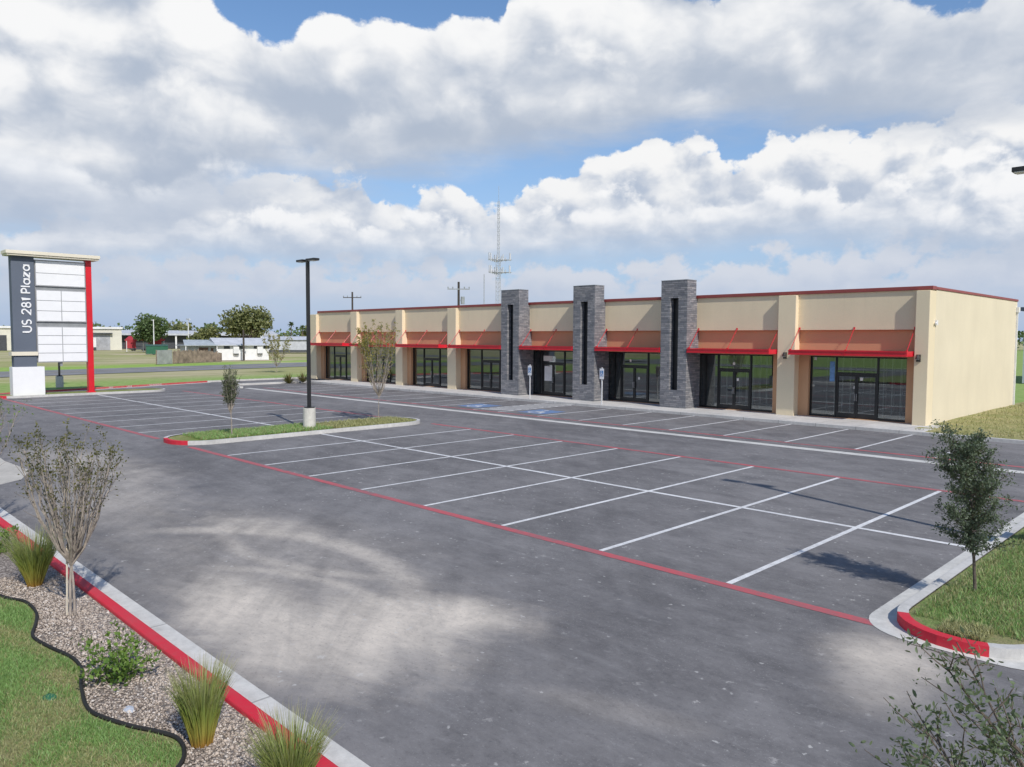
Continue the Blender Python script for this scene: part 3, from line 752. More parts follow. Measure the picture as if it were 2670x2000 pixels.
bpart(m, 'coping', MT['coping'], bevel=.012)
OPEN = []
for i in range(8):
    x0 = SUP[i][1]; x1 = SUP[i+1][0]
    a = x0+(.0 if i in TOW else .52); c = x1-(.0 if i+1 in TOW else .45)
    if i in TOW: a = x0-.07
    if i+1 in TOW: c = x1+.07
    OPEN.append((a, c))
# brown band wall with the shop-front openings
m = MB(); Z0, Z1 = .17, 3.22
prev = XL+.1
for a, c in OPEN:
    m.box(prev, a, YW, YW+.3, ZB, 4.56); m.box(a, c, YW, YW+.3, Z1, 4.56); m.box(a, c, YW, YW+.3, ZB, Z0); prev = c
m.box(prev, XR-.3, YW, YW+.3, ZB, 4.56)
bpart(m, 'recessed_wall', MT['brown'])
# stone towers with a tall dark slot
for i in TOW:
    x0, x1 = SUP[i]; y0, y1 = 36.75, 37.66; sx0, sx1 = x0+.60, x1-.56; z0, z1, zt = 1.16, 6.33, 7.31
    m = MB()
    m.box(x0, sx0, y0, y1, ZB, zt); m.box(sx1, x1, y0, y1, ZB, zt); m.box(sx0, sx1, y0, y1, ZB, z0); m.box(sx0, sx1, y0, y1, z1, zt); m.box(sx0, sx1, y0+.42, y1, z0, z1)
    m.box(x0+.04, x1-.04, y1, 38.6, ZB, 6.3)
    t = bpart(m, 'stone_tower', MT['stone'])
    m = MB(); m.box(sx0+.004, sx1-.004, y0+.36, y0+.415, z0+.004, z1-.004); bpart(m, 'slot_panel', MT['slot'], t)
    m = MB(); m.box(x0-.015, x1+.015, y0-.015, y1+.015, zt, zt+.03); bpart(m, 'tower_cap', MT['steel'], t)
# shop fronts
ZH = 2.33
for i, (a, c) in enumerate(OPEN):
    w = c-a; d0 = a+w*.305; d1 = d0+1.93
    if i == 4: d0 = -35.6; d1 = -33.66
    if i == 5: d0 = -28.9; d1 = -26.95
    if i == 6: d0 = -22.15; d1 = -20.25
    if i == 7: d0 = -15.58; d1 = -13.66
    y0, y1 = YG-.055, YG+.055; e = .07
    fm = MB()
    fm.box(a, a+e, y0, y1, Z0, Z1); fm.box(c-e, c, y0, y1, Z0, Z1)
    fm.box(d0-e, d0, y0-.01, y1+.01, Z0, Z1); fm.box(d1, d1+e, y0-.01, y1+.01, Z0, Z1)
    for p, q in ((a+e, d0-e), (d1+e, c-e)):
        fm.box(p, q, y0, y1, Z1-e, Z1); fm.box(p, q, y0, y1, Z0, Z0+.10)
    fm.box(d0, d1, y0, y1, Z1-e, Z1); fm.box(d0, d1, y0, y1, ZH, ZH+.10)
    fr = bpart(fm, 'shopfront_frame', MT['dark_frame'])
    for p, q, z0, z1 in ((a+e, d0-e, Z0+.10, Z1-e), (d1+e, c-e, Z0+.10, Z1-e), (d0, d1, ZH+.10, Z1-e)):
        g = MB(); g.quad((p, YG, z0), (q, YG, z0), (q, YG, z1), (p, YG, z1)); bpart(g, 'window_pane', MT['glass'], fr)
    mid = (d0+d1)/2
    for s, (p, q) in enumerate(((d0+.006, mid-.004), (mid+.004, d1-.006))):
        dm = MB(); zb, zt = Z0+.01, ZH-.008; st = .075
        dm.box(p, p+st, y0+.01, y1-.01, zb, zt); dm.box(q-st, q, y0+.01, y1-.01, zb, zt); dm.box(p+st, q-st, y0+.01, y1-.01, zb, zb+.24); dm.box(p+st, q-st, y0+.01, y1-.01, zt-.09, zt)
        do = bpart(dm, 'door', MT['dark_frame'])
        g = MB(); g.quad((p+st, YG, zb+.24), (q-st, YG, zb+.24), (q-st, YG, zt-.09), (p+st, YG, zt-.09)); bpart(g, 'door_glass', MT['glass'], do)
        hx = q-.04 if s == 0 else p+.04
        hm = MB(); hm.tube([(hx, y0-.0, 1.05), (hx, y0-.07, 1.05), (hx, y0-.07, 1.38), (hx, y0-.0, 1.38)], .014, 6); bpart(hm, 'door_handle', MT['steel'], do)
# interior shell
m = MB(); m.box(XL+.3, XR-.3, YW+.3, 48.0, .02, .16); bpart(m, 'floor_slab', MT['floor_in'])
m = MB(); m.box(XL+.3, XR-.3, 48.0, 48.15, .0, 5.6)
for i in range(1, 8):
    xc = (SUP[i][0]+SUP[i][1])/2; m.box(xc-.08, xc+.08, 38.45, 48.0, .16, 5.6)
bpart(m, 'inner_wall', MT['drywall'])
rs = random.Random(3)
for i, ys in ((6, (39.6, 42.4)), (7, (39.9, 43.2))):
    a, c = OPEN[i]
    for k, yy in enumerate(ys):
        m = MB(); x = a+.15+.2*k
        while x < c-.1:
            if not (k == 0 and i == 7 and a+1.4 < x < a+2.5): m.box(x, x+.045, yy, yy+.09, .21, 3.3)
            x += .405
        m.box(a, c, yy-.006, yy+.096, .16, .206); m.box(a, c, yy-.006, yy+.096, 3.304, 3.36)
        for zz in (1.3, 2.5): m.box(a, c, yy+.03, yy+.06, zz, zz+.035)
        bpart(m, 'stud_partition', MT['stud'])
# awnings
for i in range(8):
    x0 = SUP[i][1]+.04; x1 = SUP[i+1][0]-.04; yf = 36.72; z0, z1 = 3.28, 3.52
    m = MB()
    m.box(x0, x1, yf, yf+.06, z0, z1); m.box(x0, x1, yf-.03, yf, z1-.05, z1+.0); m.box(x0, x1, yf-.03, yf, z0, z0+.05)
    m.box(x0, x0+.06, yf+.06, YW-.01, z0, z1); m.box(x1-.06, x1, yf+.06, YW-.01, z0, z1); m.box(x0+.06, x1-.06, YW-.07, YW-.01, z0, z1)
    m.box(x0+.06, x1-.06, yf+.06, YW-.07, 3.40, 3.44)
    xm = (x0+x1)/2; m.box(xm-.02, xm+.02, yf-.036, yf-.0305, z0-.004, z1+.004)
    aw = bpart(m, 'awning', MT['red_metal'])
    for xx in (x0+.05, (x0+x1)/2, x1-.05):
        q = MB(); ytop = YF-.015; q.tube([(xx, yf+.12, z1-.02), (xx, ytop, 4.60)], .016, 6); q.box(xx-.035, xx+.035, ytop-.02, YF-.002, 4.55, 4.65); q.box(xx-.035, xx+.035, yf+.07, yf+.19, z1-.01, z1+.05)
        bpart(q, 'support_rod', MT['red_metal'], aw)
# wall lamps on the two right pilasters, camera high on the gable
def dome(m, c, rx, ry, rz, n=10, k=5):
    base = len(m.v)
    for j in range(k+1):
        t = PI/2*j/k
        for i in range(n): a = 2*PI*i/n; m.v.append((c[0]+rx*math.cos(a)*math.cos(t), c[1]+ry*math.sin(a)*math.cos(t), c[2]+rz*math.sin(t)))
    for j in range(k):
        for i in range(n): m.f.append((base+j*n+i, base+j*n+(i+1) % n, base+(j+1)*n+(i+1) % n, base+(j+1)*n+i)); m.t.append(.5)
    m.f.append(tuple(base+i for i in range(n-1, -1, -1))); m.t.append(.5)
for xx in (-17.95, -11.62):
    m = MB(); dome(m, (xx, YP-.10, 3.18), .10, .17, .20, 12, 5); m.box(xx-.09, xx+.09, YP-.06, YP-.003, 3.05, 3.38); wlamp = bpart(m, 'wall_lamp', MT['bronze'], smooth=False)
    m = MB(); m.box(xx-.06, xx+.06, YP-.2, YP-.08, 3.155, 3.178); bpart(m, 'lamp_lens', MT['lens'], wlamp)
m = MB(); m.box(XR-.0, XR+.10, 38.3, 38.46, 4.72, 4.95); m.tube([(XR+.06, 38.3, 4.83), (XR+.10, 38.12, 4.78)], .04, 8); bpart(m, 'wall_camera', MT['white_dull'])
# downpipe at the rear corner, scuppers
m = MB(); m.box(XR-.004, XR+.09, 53.3, 53.42, .1, 5.9); m.box(XR-.004, XR+.16, 53.2, 53.5, 5.7, 6.0); bpart(m, 'downpipe', MT['white_dull'])
# notices taped inside the glass
def notice(name, x0, x1, z0, z1, label, mat=None, y=None):
    y = y or YG-.006
    m = MB(); m.box(x0, x1, y-.003, y, z0, z1); return tag(m.build(name, mat or MT['white_dull']), label, 'notice')
notice('paper_notice', -35.55, -34.75, 2.50, 2.85, 'white banner strip taped across the glass over the double door between two stone towers')
notice('paper_notice', -35.45, -34.75, 1.15, 2.15, 'white paper sheet covering a door leaf between the two left stone towers', y=YG-.012)
blue_m = simple('blue_print', (.12, .28, .55), .5, .2, 6.)
notice('window_poster', -15.95, -15.70, 1.95, 2.95, 'narrow blue poster on the window of the rightmost shop', blue_m)
for x, z, lab in ((-28.3, 2.62, 'small white sticker high on the transom of the shop between two towers'), (-27.65, 1.55, 'small white card taped to the left door behind the second blue parking sign'), (-21.3, 2.62, 'small white sticker on the transom of the shop right of the stone towers'),
                  (-21.05, 1.75, 'small white sticker beside the handles of the doors right of the third tower'), (-14.45, 2.05, 'small white sticker high on the rightmost shop door'), (-14.75, 1.62, 'small white card near the left handle of the rightmost doors'), (-16.75, 3.0, 'small white label in the top corner of the rightmost shop window')):
    notice('sticker', x, x+.13, z, z+.15, lab, y=YG-.016)

# ------------------------------------------------------------------ accessible parking signs
def parking_sign(loc, label):
    o = empty('parking_sign', loc, label, 'parking sign', 'blue accessible parking signs')
    m = MB(); m.box(-.03, .03, -.02, .02, 0, 2.2); m.build('post', MT['white_dull'], o)
    m = MB(); m.box(-.16, .16, -.034, -.024, 1.50, 2.12); p = m.build('sign_plate', MT['white'], o)
    m = MB(); m.box(-.12, .12, -.038, -.0345, 1.66, 2.0); m.build('blue_panel', blue_sign, p)
    m = MB()
    for si, st in enumerate((ribbon(arc(.0, .10, .075, .075, 120, 400, 10), .028), ribbon([(-.03, .25), (-.02, .14), (.06, .14), (.10, .05)], .028), ribbon(arc(-.03, .285, .014, .014, 0, 360, 8), .028))):
        for q in st: m.quad(*[(v.x, -.0395-.001*si, 1.66+v.y) for v in q])
    m.build('symbol', MT['white'], p)
    return o
blue_sign = simple('blue_sign', (.10, .24, .50), .4, .05)
s1 = parking_sign((-34.1, 35.45, .15), 'blue and white accessible parking sign on a post beside the leftmost stone tower')
s2 = dup(s1, (-28.2, 35.45, .15), label='blue and white accessible parking sign on a post beside the middle stone tower')

# ------------------------------------------------------------------ pylon sign
PX0 = -58.3
P = empty('pylon_sign', (-58.6, 14.5, .12), 'tall plaza sign with grey pillar, white panels and a red post', 'pylon sign')
PL = (-58.6, 14.5, .12)
def pp(m, name, mat, parent=None, **k): return m.build(name, mat, parent or P, loc=PL, **k)
m = MB(); m.box(-58.95, PX0, 12.0, 13.3, .1, 2.75); m.box(-58.95, PX0, 12.0, 13.3, 3.0, 9.25); pil = pp(m, 'grey_pillar', MT['sign_grey'])
m = MB(); m.box(-59.05, PX0+.1, 11.86, 13.37, 2.75, 3.0); pp(m, 'belt_course', MT['sign_cream'])
m = MB(); m.box(-59.1, PX0+.06, 11.88, 13.72, .1, 2.0); pp(m, 'white_base', MT['white'], bevel=.01)
m = MB(); m.box(-59.25, PX0+.35, 11.72, 17.15, 9.25, 9.36); m.box(-59.32, PX0+.42, 11.66, 17.22, 9.36, 9.58); pp(m, 'cap', MT['sign_cream'], bevel=.01)
m = MB(); m.box(-58.8, PX0-.08, 16.42, 16.78, .1, 9.25); m.box(-58.86, PX0-.02, 16.36, 16.84, .1, .2); pp(m, 'red_post', MT['sign_red'], bevel=.01)
m = MB(); m.box(-58.75, PX0-.15, 13.3, 16.42, 2.4, 9.1); m.box(-58.7, PX0-.16, 14.72, 14.86, 2.0, 2.4); pp(m, 'cabinet_frame', MT['gap_grey'])
for z0, z1, rows, sp in ((7.36, 9.08, 2, False), (4.99, 7.13, 3, True), (2.27, 4.69, 4, True)):
    m = MB(); m.box(-58.72, PX0-.06, 13.36, 16.38, z0, z1); cab = pp(m, 'sign_cabinet', MT['gap_light'])
    h = (z1-z0-.08)/rows
    for r_ in range(rows):
        for c_ in range(2 if sp else 1):
            y0 = 13.42+(c_*1.475 if sp else 0); y1 = y0+(1.425 if sp else 2.9)
            q = MB(); q.box(PX0-.06, PX0-.045, y0, y1, z0+.04+r_*h+.022, z0+.04+(r_+1)*h-.022); pp(q, 'panel_face', MT['white'], cab)
# lettering, geometric sans built from strokes; reads upward
def glyph(ch):
    if ch == 'U': return [[(0, .72), (0, .24)]+arc(.24, .24, .24, .24, 180, 360, 12)+[(.48, .72)]], .48
    if ch == 'S': return [arc(.20, .535, .185, .185, 40, 270, 12)+arc(.20, .175, .19, .175, 90, -140, 12)], .40
    if ch == '2': return [arc(.21, .52, .2, .2, 165, -35, 12)+[(.0, .0), (.42, .0)]], .42
    if ch == '8': return [arc(.21, .535, .165, .17, 0, 360, 18), arc(.21, .18, .205, .185, 0, 360, 18)], .42
    if ch == '1': return [[(0, .6), (.13, .72), (.13, 0)]], .17
    if ch == 'P': return [[(0, 0), (0, .755)], [(.0, .70), (.18, .70)]+arc(.18, .51, .19, .19, 90, -90, 10)+[(0, .32)]], .38
    if ch == 'l': return [[(0, 0), (0, .74)]], .02
    if ch == 'a': return [arc(.23, .235, .22, .235, 0, 360, 20), [(.46, .49), (.46, 0)]], .47
    if ch == 'z': return [[(0, .46), (.36, .46), (0, .0), (.38, .0)]], .38
    return [], .16
cur = 0; txt = 'US 281 Plaza'; wtot = sum(glyph(c)[1]+.17 for c in txt)-.17
sc = 4.38/wtot
for ch in txt:
    st, wd = glyph(ch); lt = MB()
    for si, line_ in enumerate(st):
        closed = Vector(line_[0]).to_2d().__sub__(Vector(line_[-1])).length < 1e-6
        for q in ribbon(line_[:-1] if closed else line_, .115, closed):
            C = [(13.03-v.y*.70, 4.30+(cur+v.x)*sc) for v in q]
            n = len(lt.v); lt.v += [(PX0+.045+.006*si, y, z) for y, z in C]+[(PX0+.002, y, z) for y, z in C]
            for f in ((0, 1, 2, 3), (7, 6, 5, 4), (0, 4, 5, 1), (1, 5, 6, 2), (2, 6, 7, 3), (3, 7, 4, 0)): lt.f.append(tuple(n+i for i in f)); lt.t.append(.5)
    cur += wd+.17
    if st: pp(lt, 'letter', MT['white'], pil)
# stencilled words on the west red kerb
def text_mesh(txt, size):
    cu = bpy.data.curves.new('t', 'FONT'); cu.body = txt; cu.size = size; cu.align_x = 'CENTER'
    ob = bpy.data.objects.new('t', cu); COL.objects.link(ob)
    dg = bpy.context.evaluated_depsgraph_get(); me = bpy.data.meshes.new_from_object(ob.evaluated_get(dg))
    bpy.data.objects.remove(ob); return me

# ------------------------------------------------------------------ lamp posts
def lamp_post(loc, label, rz=0):
    o = empty('lamp_post', loc, label, 'lamp post', 'black parking lot lamp posts', rz)
    m = MB(); m.tube([(0, 0, 0), (0, 0, .87)], .27, 20); m.build('concrete_base', MT['base_conc'], o)
    m = MB(); m.box(-.065, .065, -.065, .065, .92, 7.28); m.box(-.17, .17, -.17, .17, .872, .92); m.build('pole', MT['black'], o, bevel=.01)
    for s in (-1, 1):
        m = MB(); m.box(min(s*.08, s*.22), max(s*.08, s*.22), -.05, .05, 7.16, 7.25); m.box(min(s*.22, s*.74), max(s*.22, s*.74), -.14, .14, 7.17, 7.26); h = m.build('lamp_head', MT['black'], o, bevel=.008)
        m = MB(); m.box(min(s*.27, s*.70), max(s*.27, s*.70), -.13, .13, 7.155, 7.169); m.build('lamp_lens', MT['lens'], h)
    return o
lp = lamp_post((-29.55, 16.95, .12), 'black twin headed lamp post on a concrete base in the grass median')
dup(lp, (-67.9, 17.0, .0), label='lamp post with concrete base standing behind the pylon sign')
dup(lp, (-3.1, 17.5, .12), label='lamp post whose twin head reaches in at the right edge of the photo')

# ------------------------------------------------------------------ plants
def leaf_mesh(name, mat, parent, P, size, seed, loc, aspect=.45, up=.3, detail=False):
    r = np.random.default_rng(seed); P = np.asarray(P); N = len(P)
    d = r.normal(size=(N, 3)); d[:, 2] += up; d /= np.linalg.norm(d, axis=1)[:, None]
    q = r.normal(size=(N, 3)); q -= d*(q*d).sum(1)[:, None]; q /= np.linalg.norm(q, axis=1)[:, None]
    nrm = np.cross(d, q)
    L = size*r.uniform(.6, 1.35, N)[:, None]; W = L*aspect
    if detail:
        V = np.stack([P, P+d*L*.3+q*W*.42+nrm*L*.05, P+d*L*.68+q*W*.40+nrm*L*.05, P+d*L, P+d*L*.68-q*W*.40+nrm*L*.05, P+d*L*.3-q*W*.42+nrm*L*.05], 1); k = 6
        base = np.arange(N)[:, None]*6
        F = np.concatenate([base+np.array([0, 1, 2, 3]), base+np.array([0, 3, 4, 5])], 0); t = np.tile(r.random(N), 2)
    else:
        V = np.stack([P, P+d*L*.5+q*W*.5, P+d*L, P+d*L*.5-q*W*.5], 1); k = 4
        F = np.arange(N)[:, None]*4+np.array([0, 1, 2, 3]); t = r.random(N)
    return np_mesh(name, V.reshape(-1, 3), F, mat, parent, tint=t)

def bez(p, d, L, bend, rs, n=5):
    """a wandering limb"""
    P = [Vector(p)]; d = Vector(d).normalized()
    for i in range(n):
        d = (d+Vector((rs.uniform(-1, 1), rs.uniform(-1, 1), rs.uniform(-1, 1)))*bend+Vector((0, 0, .04))).normalized()
        P.append(P[-1]+d*(L/n))
    return P, d

def crape_myrtle(loc, label, seed, fork, height, spread, nst, leaf_mat, leaf_n, leaf_size, top_bias=.5, stake=False, cat_='tree', bark='myrtle_bark', side=None):
    """vase of many thin upright stems above a short trunk"""
    o = empty('crape_myrtle', loc, label, cat_); rs = random.Random(seed); tm = MB(); tw = MB(); tips = []
    for k in range(2 if fork > .4 else 3):
        a = rs.uniform(0, 6.28); tm.tube([(math.cos(a)*.03, math.sin(a)*.03, 0), (math.cos(a)*.02, math.sin(a)*.02, fork*.6), (0, 0, fork)], [.019, .016, .015], 7)
    for i in range(nst):
        a = 2*PI*i/nst+rs.uniform(-.3, .3); tl = spread*math.sqrt(rs.uniform(.02, 1)); L = (height-fork)*rs.uniform(.72, 1.0)
        P = [Vector((0, 0, fork+rs.uniform(-.08, .06)))]
        n = 7; d0 = Vector((math.cos(a)*tl, math.sin(a)*tl, 0))
        for k in range(1, n+1):
            t = k/n; P.append(Vector((d0.x*t**.64+rs.uniform(-.025, .025), d0.y*t**.64+rs.uniform(-.025, .025), fork+L*t)))
        tm.tube(P, [.013*(1-t/(n+1))+.0025 for t in range(n+1)], 5)
        for k in range(2, n+1):
            for _ in range(rs.choice((1, 2, 2, 3))):
                q, dd = bez(P[k-1].lerp(P[k], rs.random()), (d0.x*.5+rs.uniform(-.5, .5), d0.y*.5+rs.uniform(-.5, .5), rs.uniform(.7, 1.4)), rs.uniform(.18, .5)*height/3, .18, rs, 4)
                tw.tube(q, [.005, .0042, .0036, .003, .0022], 4, cap=False); tips += [(q[-1], k), (q[-2], k), (q[-3].lerp(q[-2], rs.random()), k)]
    tm.build('trunk', MT[bark], o); tw.build('twigs', MT['twig'], o)
    pts = []; ztop = max(t[0].z for t in tips)
    for _ in range(leaf_n*4):
        p, k = rs.choice(tips); f = (p.z-fork)/(ztop-fork)
        if rs.random() > max(.02, f)**(1+top_bias*4): continue
        if side is not None and rs.random() > .25+.75*max(0, (p.x*side[0]+p.y*side[1])/spread+.35): continue
        c = 1 if rs.random() < .5 else 3
        for _ in range(c): pts.append((p.x+rs.gauss(0, .03), p.y+rs.gauss(0, .03), p.z+rs.gauss(0, .035)))
        if len(pts) >= leaf_n: break
    leaf_mesh('crown', leaf_mat, o, pts, leaf_size, seed, None, .5, .4)
    if stake:
        m = MB(); m.tube([(-.085, -.05, 0), (-.065, -.03, 1.02)], .014, 6); m.build('stake', MT['stake'], o)
    return o

def live_oak(loc, label, seed, bare, height, rxy, nleaf, lsize, mat, detail=False, trunk=.024, nlimb=26):
    o = empty('live_oak', loc, label, 'tree'); rs = random.Random(seed); tm = MB(); tw = MB(); tips = []
    n = 8; TP = [Vector((rs.uniform(-.03, .03)*k/n*2, rs.uniform(-.03, .03)*k/n*2, height*.93*k/n)) for k in range(n+1)]
    tm.tube(TP, [trunk*(1-.85*k/n)+.003 for k in range(n+1)], 8)
    for i in range(nlimb):
        z = bare+(height*.9-bare)*(i/(nlimb-1))**.95; t = (z-bare)/(height-bare)
        k = min(n-1, int(z/(height*.93)*n)); p = TP[k].lerp(TP[k+1], z/(height*.93)*n-k)
        a = i*2.4+rs.uniform(-.5, .5); R = rxy*(.45+1.1*math.sin(PI*min(1, (t*.86+.14)))**.9)*rs.uniform(.6, 1.05)*.72
        q, dd = bez(p, (math.cos(a), math.sin(a), rs.uniform(.25, .9)+t*.6), R*1.25, .16, rs, 5)
        tm.tube(q, [.0085, .0072, .006, .0048, .0036, .0025], 5, cap=False)
        for kk in range(1, 6):
            for _ in range(rs.choice((2, 3, 3))):
                q2, d2 = bez(q[kk-1].lerp(q[kk], rs.random()), (math.cos(a)*.6+rs.uniform(-1, 1), math.sin(a)*.6+rs.uniform(-1, 1), rs.uniform(-.1, 1)), rs.uniform(.10, .26), .25, rs, 3)
                tw.tube(q2, [.0032, .0027, .0022, .0016], 4, cap=False); tips += q2[1:]
    tm.build('trunk', MT['bark'], o); tw.build('twigs', MT['bark'], o)
    pts = [] ; sp = .028 if not detail else .022
    w = [rs.random()**(1.6 if detail else .8)+.06 for _ in tips]
    ch = rs.choices(tips, w, k=nleaf)
    for p in ch: pts.append((p.x+rs.gauss(0, sp), p.y+rs.gauss(0, sp), p.z+rs.gauss(0, sp)))
    leaf_mesh('crown', mat, o, pts, lsize, seed, None, .42, .35, detail)
    return o

crape_myrtle((-11.92, 3.06, .09), 'bare twiggy vase shaped tree with few olive leaves beside the red kerb at left', 21, .78, 2.45, .64, 36, MT['myrtle'], 2300, .042, .5, True)
live_oak((-3.2, 13.36, .12), 'small bushy evergreen oak with a thin trunk on the grassy right island', 5, .60, 2.46, .50, 15000, .046, MT['oak'], nlimb=44).rotation_euler = (.06, -.07, 0)
live_oak((-.56, 3.3, .09), 'leafy grey green oak branches reaching up at the bottom right corner', 14, .9, 2.64, .70, 9000, .027, MT['oak_fg'], True, nlimb=34)
crape_myrtle((-18.75, 3.12, .09), 'tree whose leaf tips reach in at the left edge of the photo', 8, .8, 2.75, .85, 18, MT['shrub'], 900, .05, .4)
crape_myrtle((-30.45, 21.2, .12), 'multi stemmed tree with yellowing leaves at the far end of the grass median', 33, 1.1, 4.3, 1.10, 26, MT['myrtle_y'], 3600, .085, .2, False, side=(-.75, -.6))
sap = crape_myrtle((-29.15, 13.27, .12), 'narrow sapling with dull green leaves on the grass median near its red kerb tip', 41, .9, 2.5, .27, 18, MT['thin'], 4200, .055, -.15)
crape_myrtle((-81.5, 42.6, -.05), 'small yellow green tree on the verge beside the road before the white house', 55, .7, 4.3, 1.5, 22, MT['myrtle_y'], 1500, .16, -.02)

def reed_clump(loc, label, seed, n=420, L=.9, spread=.36, flop=.12, w=.008):
    r = np.random.default_rng(seed); o = empty('ornamental_grass', loc, label, 'grass plant', 'clumps of ornamental grass along the red kerb')
    a = r.uniform(0, 2*PI, n); rb = .10*np.sqrt(r.random(n)); tilt = spread*np.sqrt(r.random(n))*1.0; ln = L*r.uniform(.6, 1.0, n)
    ad = a+r.normal(0, .25, n); k = 6; V = np.zeros((n, k, 2, 3)); A = np.zeros((n, k, 2))
    sd = r.uniform(0, 2*PI, n); droop = flop*r.uniform(.1, 1.6, n)
    for j in range(k):
        t = j/(k-1); rr = rb+tilt*ln*t+droop*ln*t**3; z = ln*t*np.sqrt(np.maximum(.2, 1-tilt**2))-droop*ln*t**3*.35
        x = np.cos(a)*rb+np.cos(ad)*(rr-rb); y = np.sin(a)*rb+np.sin(ad)*(rr-rb)
        ww = w*(1-t**2)*.5+.0006
        for s, sg in enumerate((-1, 1)):
            V[:, j, s] = np.stack([x+sg*np.cos(sd)*ww, y+sg*np.sin(sd)*ww, z], 1); A[:, j, s] = t
    idx = np.arange(n)[:, None]*k*2; F = np.concatenate([idx+np.array([2*j, 2*j+1, 2*j+3, 2*j+2]) for j in range(k-1)], 0)
    np_mesh('foliage', V.reshape(-1, 3), F, MT['reed'], o, tint=np.tile(r.random(n), k-1), vattr=A.ravel())
    return o
reed_clump((-7.25, 2.95, .09), 'upright green ornamental grass clump in the gravel, middle of the three', 1, 850, .86, .25)
reed_clump((-13.8, 3.02, .09), 'ornamental grass clump left of the bare twiggy tree', 2, 900, 1.05, .34, .16)
reed_clump((-5.82, 3.12, .09), 'ornamental grass clump leaning over the kerb at the bottom edge of the photo', 3, 800, .80, .36, .16)

def shrub(loc, label, seed, n, rad_, hgt, lsize, mat, arms=9, name='shrub', group=None):
    o = empty(name, loc, label, 'shrub', group); rs = random.Random(seed); m = MB(); pts = []
    for i in range(arms):
        a = 2*PI*i/arms+rs.uniform(-.4, .4); R = rad_*rs.uniform(.5, 1.35)
        q, d = bez((0, 0, 0), (math.cos(a)*R, math.sin(a)*R, hgt*rs.uniform(.5, 1.2)), math.hypot(R, hgt), .15, rs, 6)
        m.tube(q, [.010, .008, .0066, .0055, .0045, .0035, .0025], 5, cap=False)
        for k in range(1, 7):
            for _ in range(int(n/arms/6)):
                p = q[k-1].lerp(q[k], rs.random()); s = .10*rad_/.4*(1.15-k/9); pts.append((p.x+rs.gauss(0, s), p.y+rs.gauss(0, s), max(.02, p.z+rs.gauss(0, s*.8))))
    m.build('stems', MT['twig'], o); leaf_mesh('foliage', mat, o, pts, lsize, seed, None, .6, .6)
    return o
shrub((-9.32, 2.86, .09), 'bright green leafy shrub spreading over the gravel bed', 4, 950, .42, .36, .058, MT['shrub'], 9)
shrub((-16.35, 3.05, .09), 'green leafy shrub cut off by the left edge of the photo', 6, 700, .30, .45, .055, MT['shrub'], 8)
def yucca(loc, label, seed):
    o = empty('spiky_plant', loc, label, 'plant', 'spiky plants by the far kerb'); r = np.random.default_rng(seed); n = 90
    a = r.uniform(0, 2*PI, n); el = r.uniform(.25, 1.45, n); L = r.uniform(.7, 1.15, n); w = .035
    d = np.stack([np.cos(a)*np.cos(el), np.sin(a)*np.cos(el), np.sin(el)], 1); s = np.stack([-np.sin(a), np.cos(a), 0*a], 1)*w
    p0 = np.zeros((n, 3)); V = np.stack([p0-s, p0+s, d*L[:, None]*.6+s*.8, d*L[:, None]+0*s, d*L[:, None]*.6-s*.8], 1)
    b0 = np.arange(n)[:, None]*5; F = np.concatenate([b0+np.array([0, 1, 2]), b0+np.array([0, 2, 4]), b0+np.array([4, 2, 3])], 0)
    np_mesh('foliage', V.reshape(-1, 3), F, MT['yucca'], o, tint=np.tile(r.random(n), 3)); return o
yucca((-60.9, 33.0, 0), 'spiky yellow green plant by the far kerb, left of two', 1); yucca((-60.1, 33.9, .1), 'spiky yellow green plant by the far kerb next to the lamp post, right of two', 2)
# irrigation covers and stone in the bed
m = MB(); dome(m, (-9.35, 2.15, .085), .10, .07, .035, 14, 3); tag(m.build('valve_cover', simple('valve_green', (.03, .14, .075), .6, .1)), 'small green plastic valve cover set in the lawn', 'valve cover')
m = MB(); dome(m, (-8.46, 2.68, .088), .10, .06, .022, 7, 2); tag(m.build('pale_stone', simple('pale_stone', (.46, .49, .54), .8, .15, 20.)), 'pale flat stone lying in the gravel bed', 'stone')

# ------------------------------------------------------------------ background across the road
def far_tree(loc, label, seed, rad_, h, trunk_h, nleaf, ls, mat, name='shade_tree', sq=1., lobes=9):
    o = empty(name, loc, label, 'tree', 'trees beyond the road'); rs = random.Random(seed); r = np.random.default_rng(seed)
    m = MB(); m.tube([(0, 0, 0), (rs.uniform(-.2, .2), rs.uniform(-.2, .2), trunk_h), (0, 0, trunk_h+(h-trunk_h)*.5)], [.035*h, .028*h, .012*h], 8)
    C = []
    for i in range(lobes):
        a = rs.uniform(0, 6.28); q = math.sqrt(rs.random()); z = trunk_h+(h-trunk_h)*(.28+.55*rs.random()*(1-.35*q)); C.append((math.cos(a)*rad_*.62*q, math.sin(a)*rad_*.62*q, z, rad_*rs.uniform(.30, .48)))
        m.tube([(0, 0, trunk_h*.9), (C[-1][0]*.6, C[-1][1]*.6, z*.85), (C[-1][0], C[-1][1], z)], [.015*h, .009*h, .004*h], 5)
    m.build('trunk', MT['bark'], o)
    pts = []
    while len(pts) < nleaf:
        c = rs.choice(C); d = r.normal(size=3); d /= np.linalg.norm(d); rr = c[3]*(.55+.5*r.random()**.6)
        z = c[2]+d[2]*rr*.85*sq
        if z < trunk_h*.65: continue
        pts.append((c[0]+d[0]*rr, c[1]+d[1]*rr, z))
    leaf_mesh('crown', mat, o, pts, ls, seed, None, .8, .1)
    return o
far_tree((-202.6, 71.8, 0), 'dark green rounded tree over the red canopy across the road', 1, 5.2, 9.8, 2.0, 4000, .6, MT['tree_a'], lobes=14)
far_tree((-158, 77., 0), 'large broad olive crowned tree rising behind the white house', 2, 6.6, 11.6, 1.2, 6000, .55, MT['tree_b'], lobes=22)
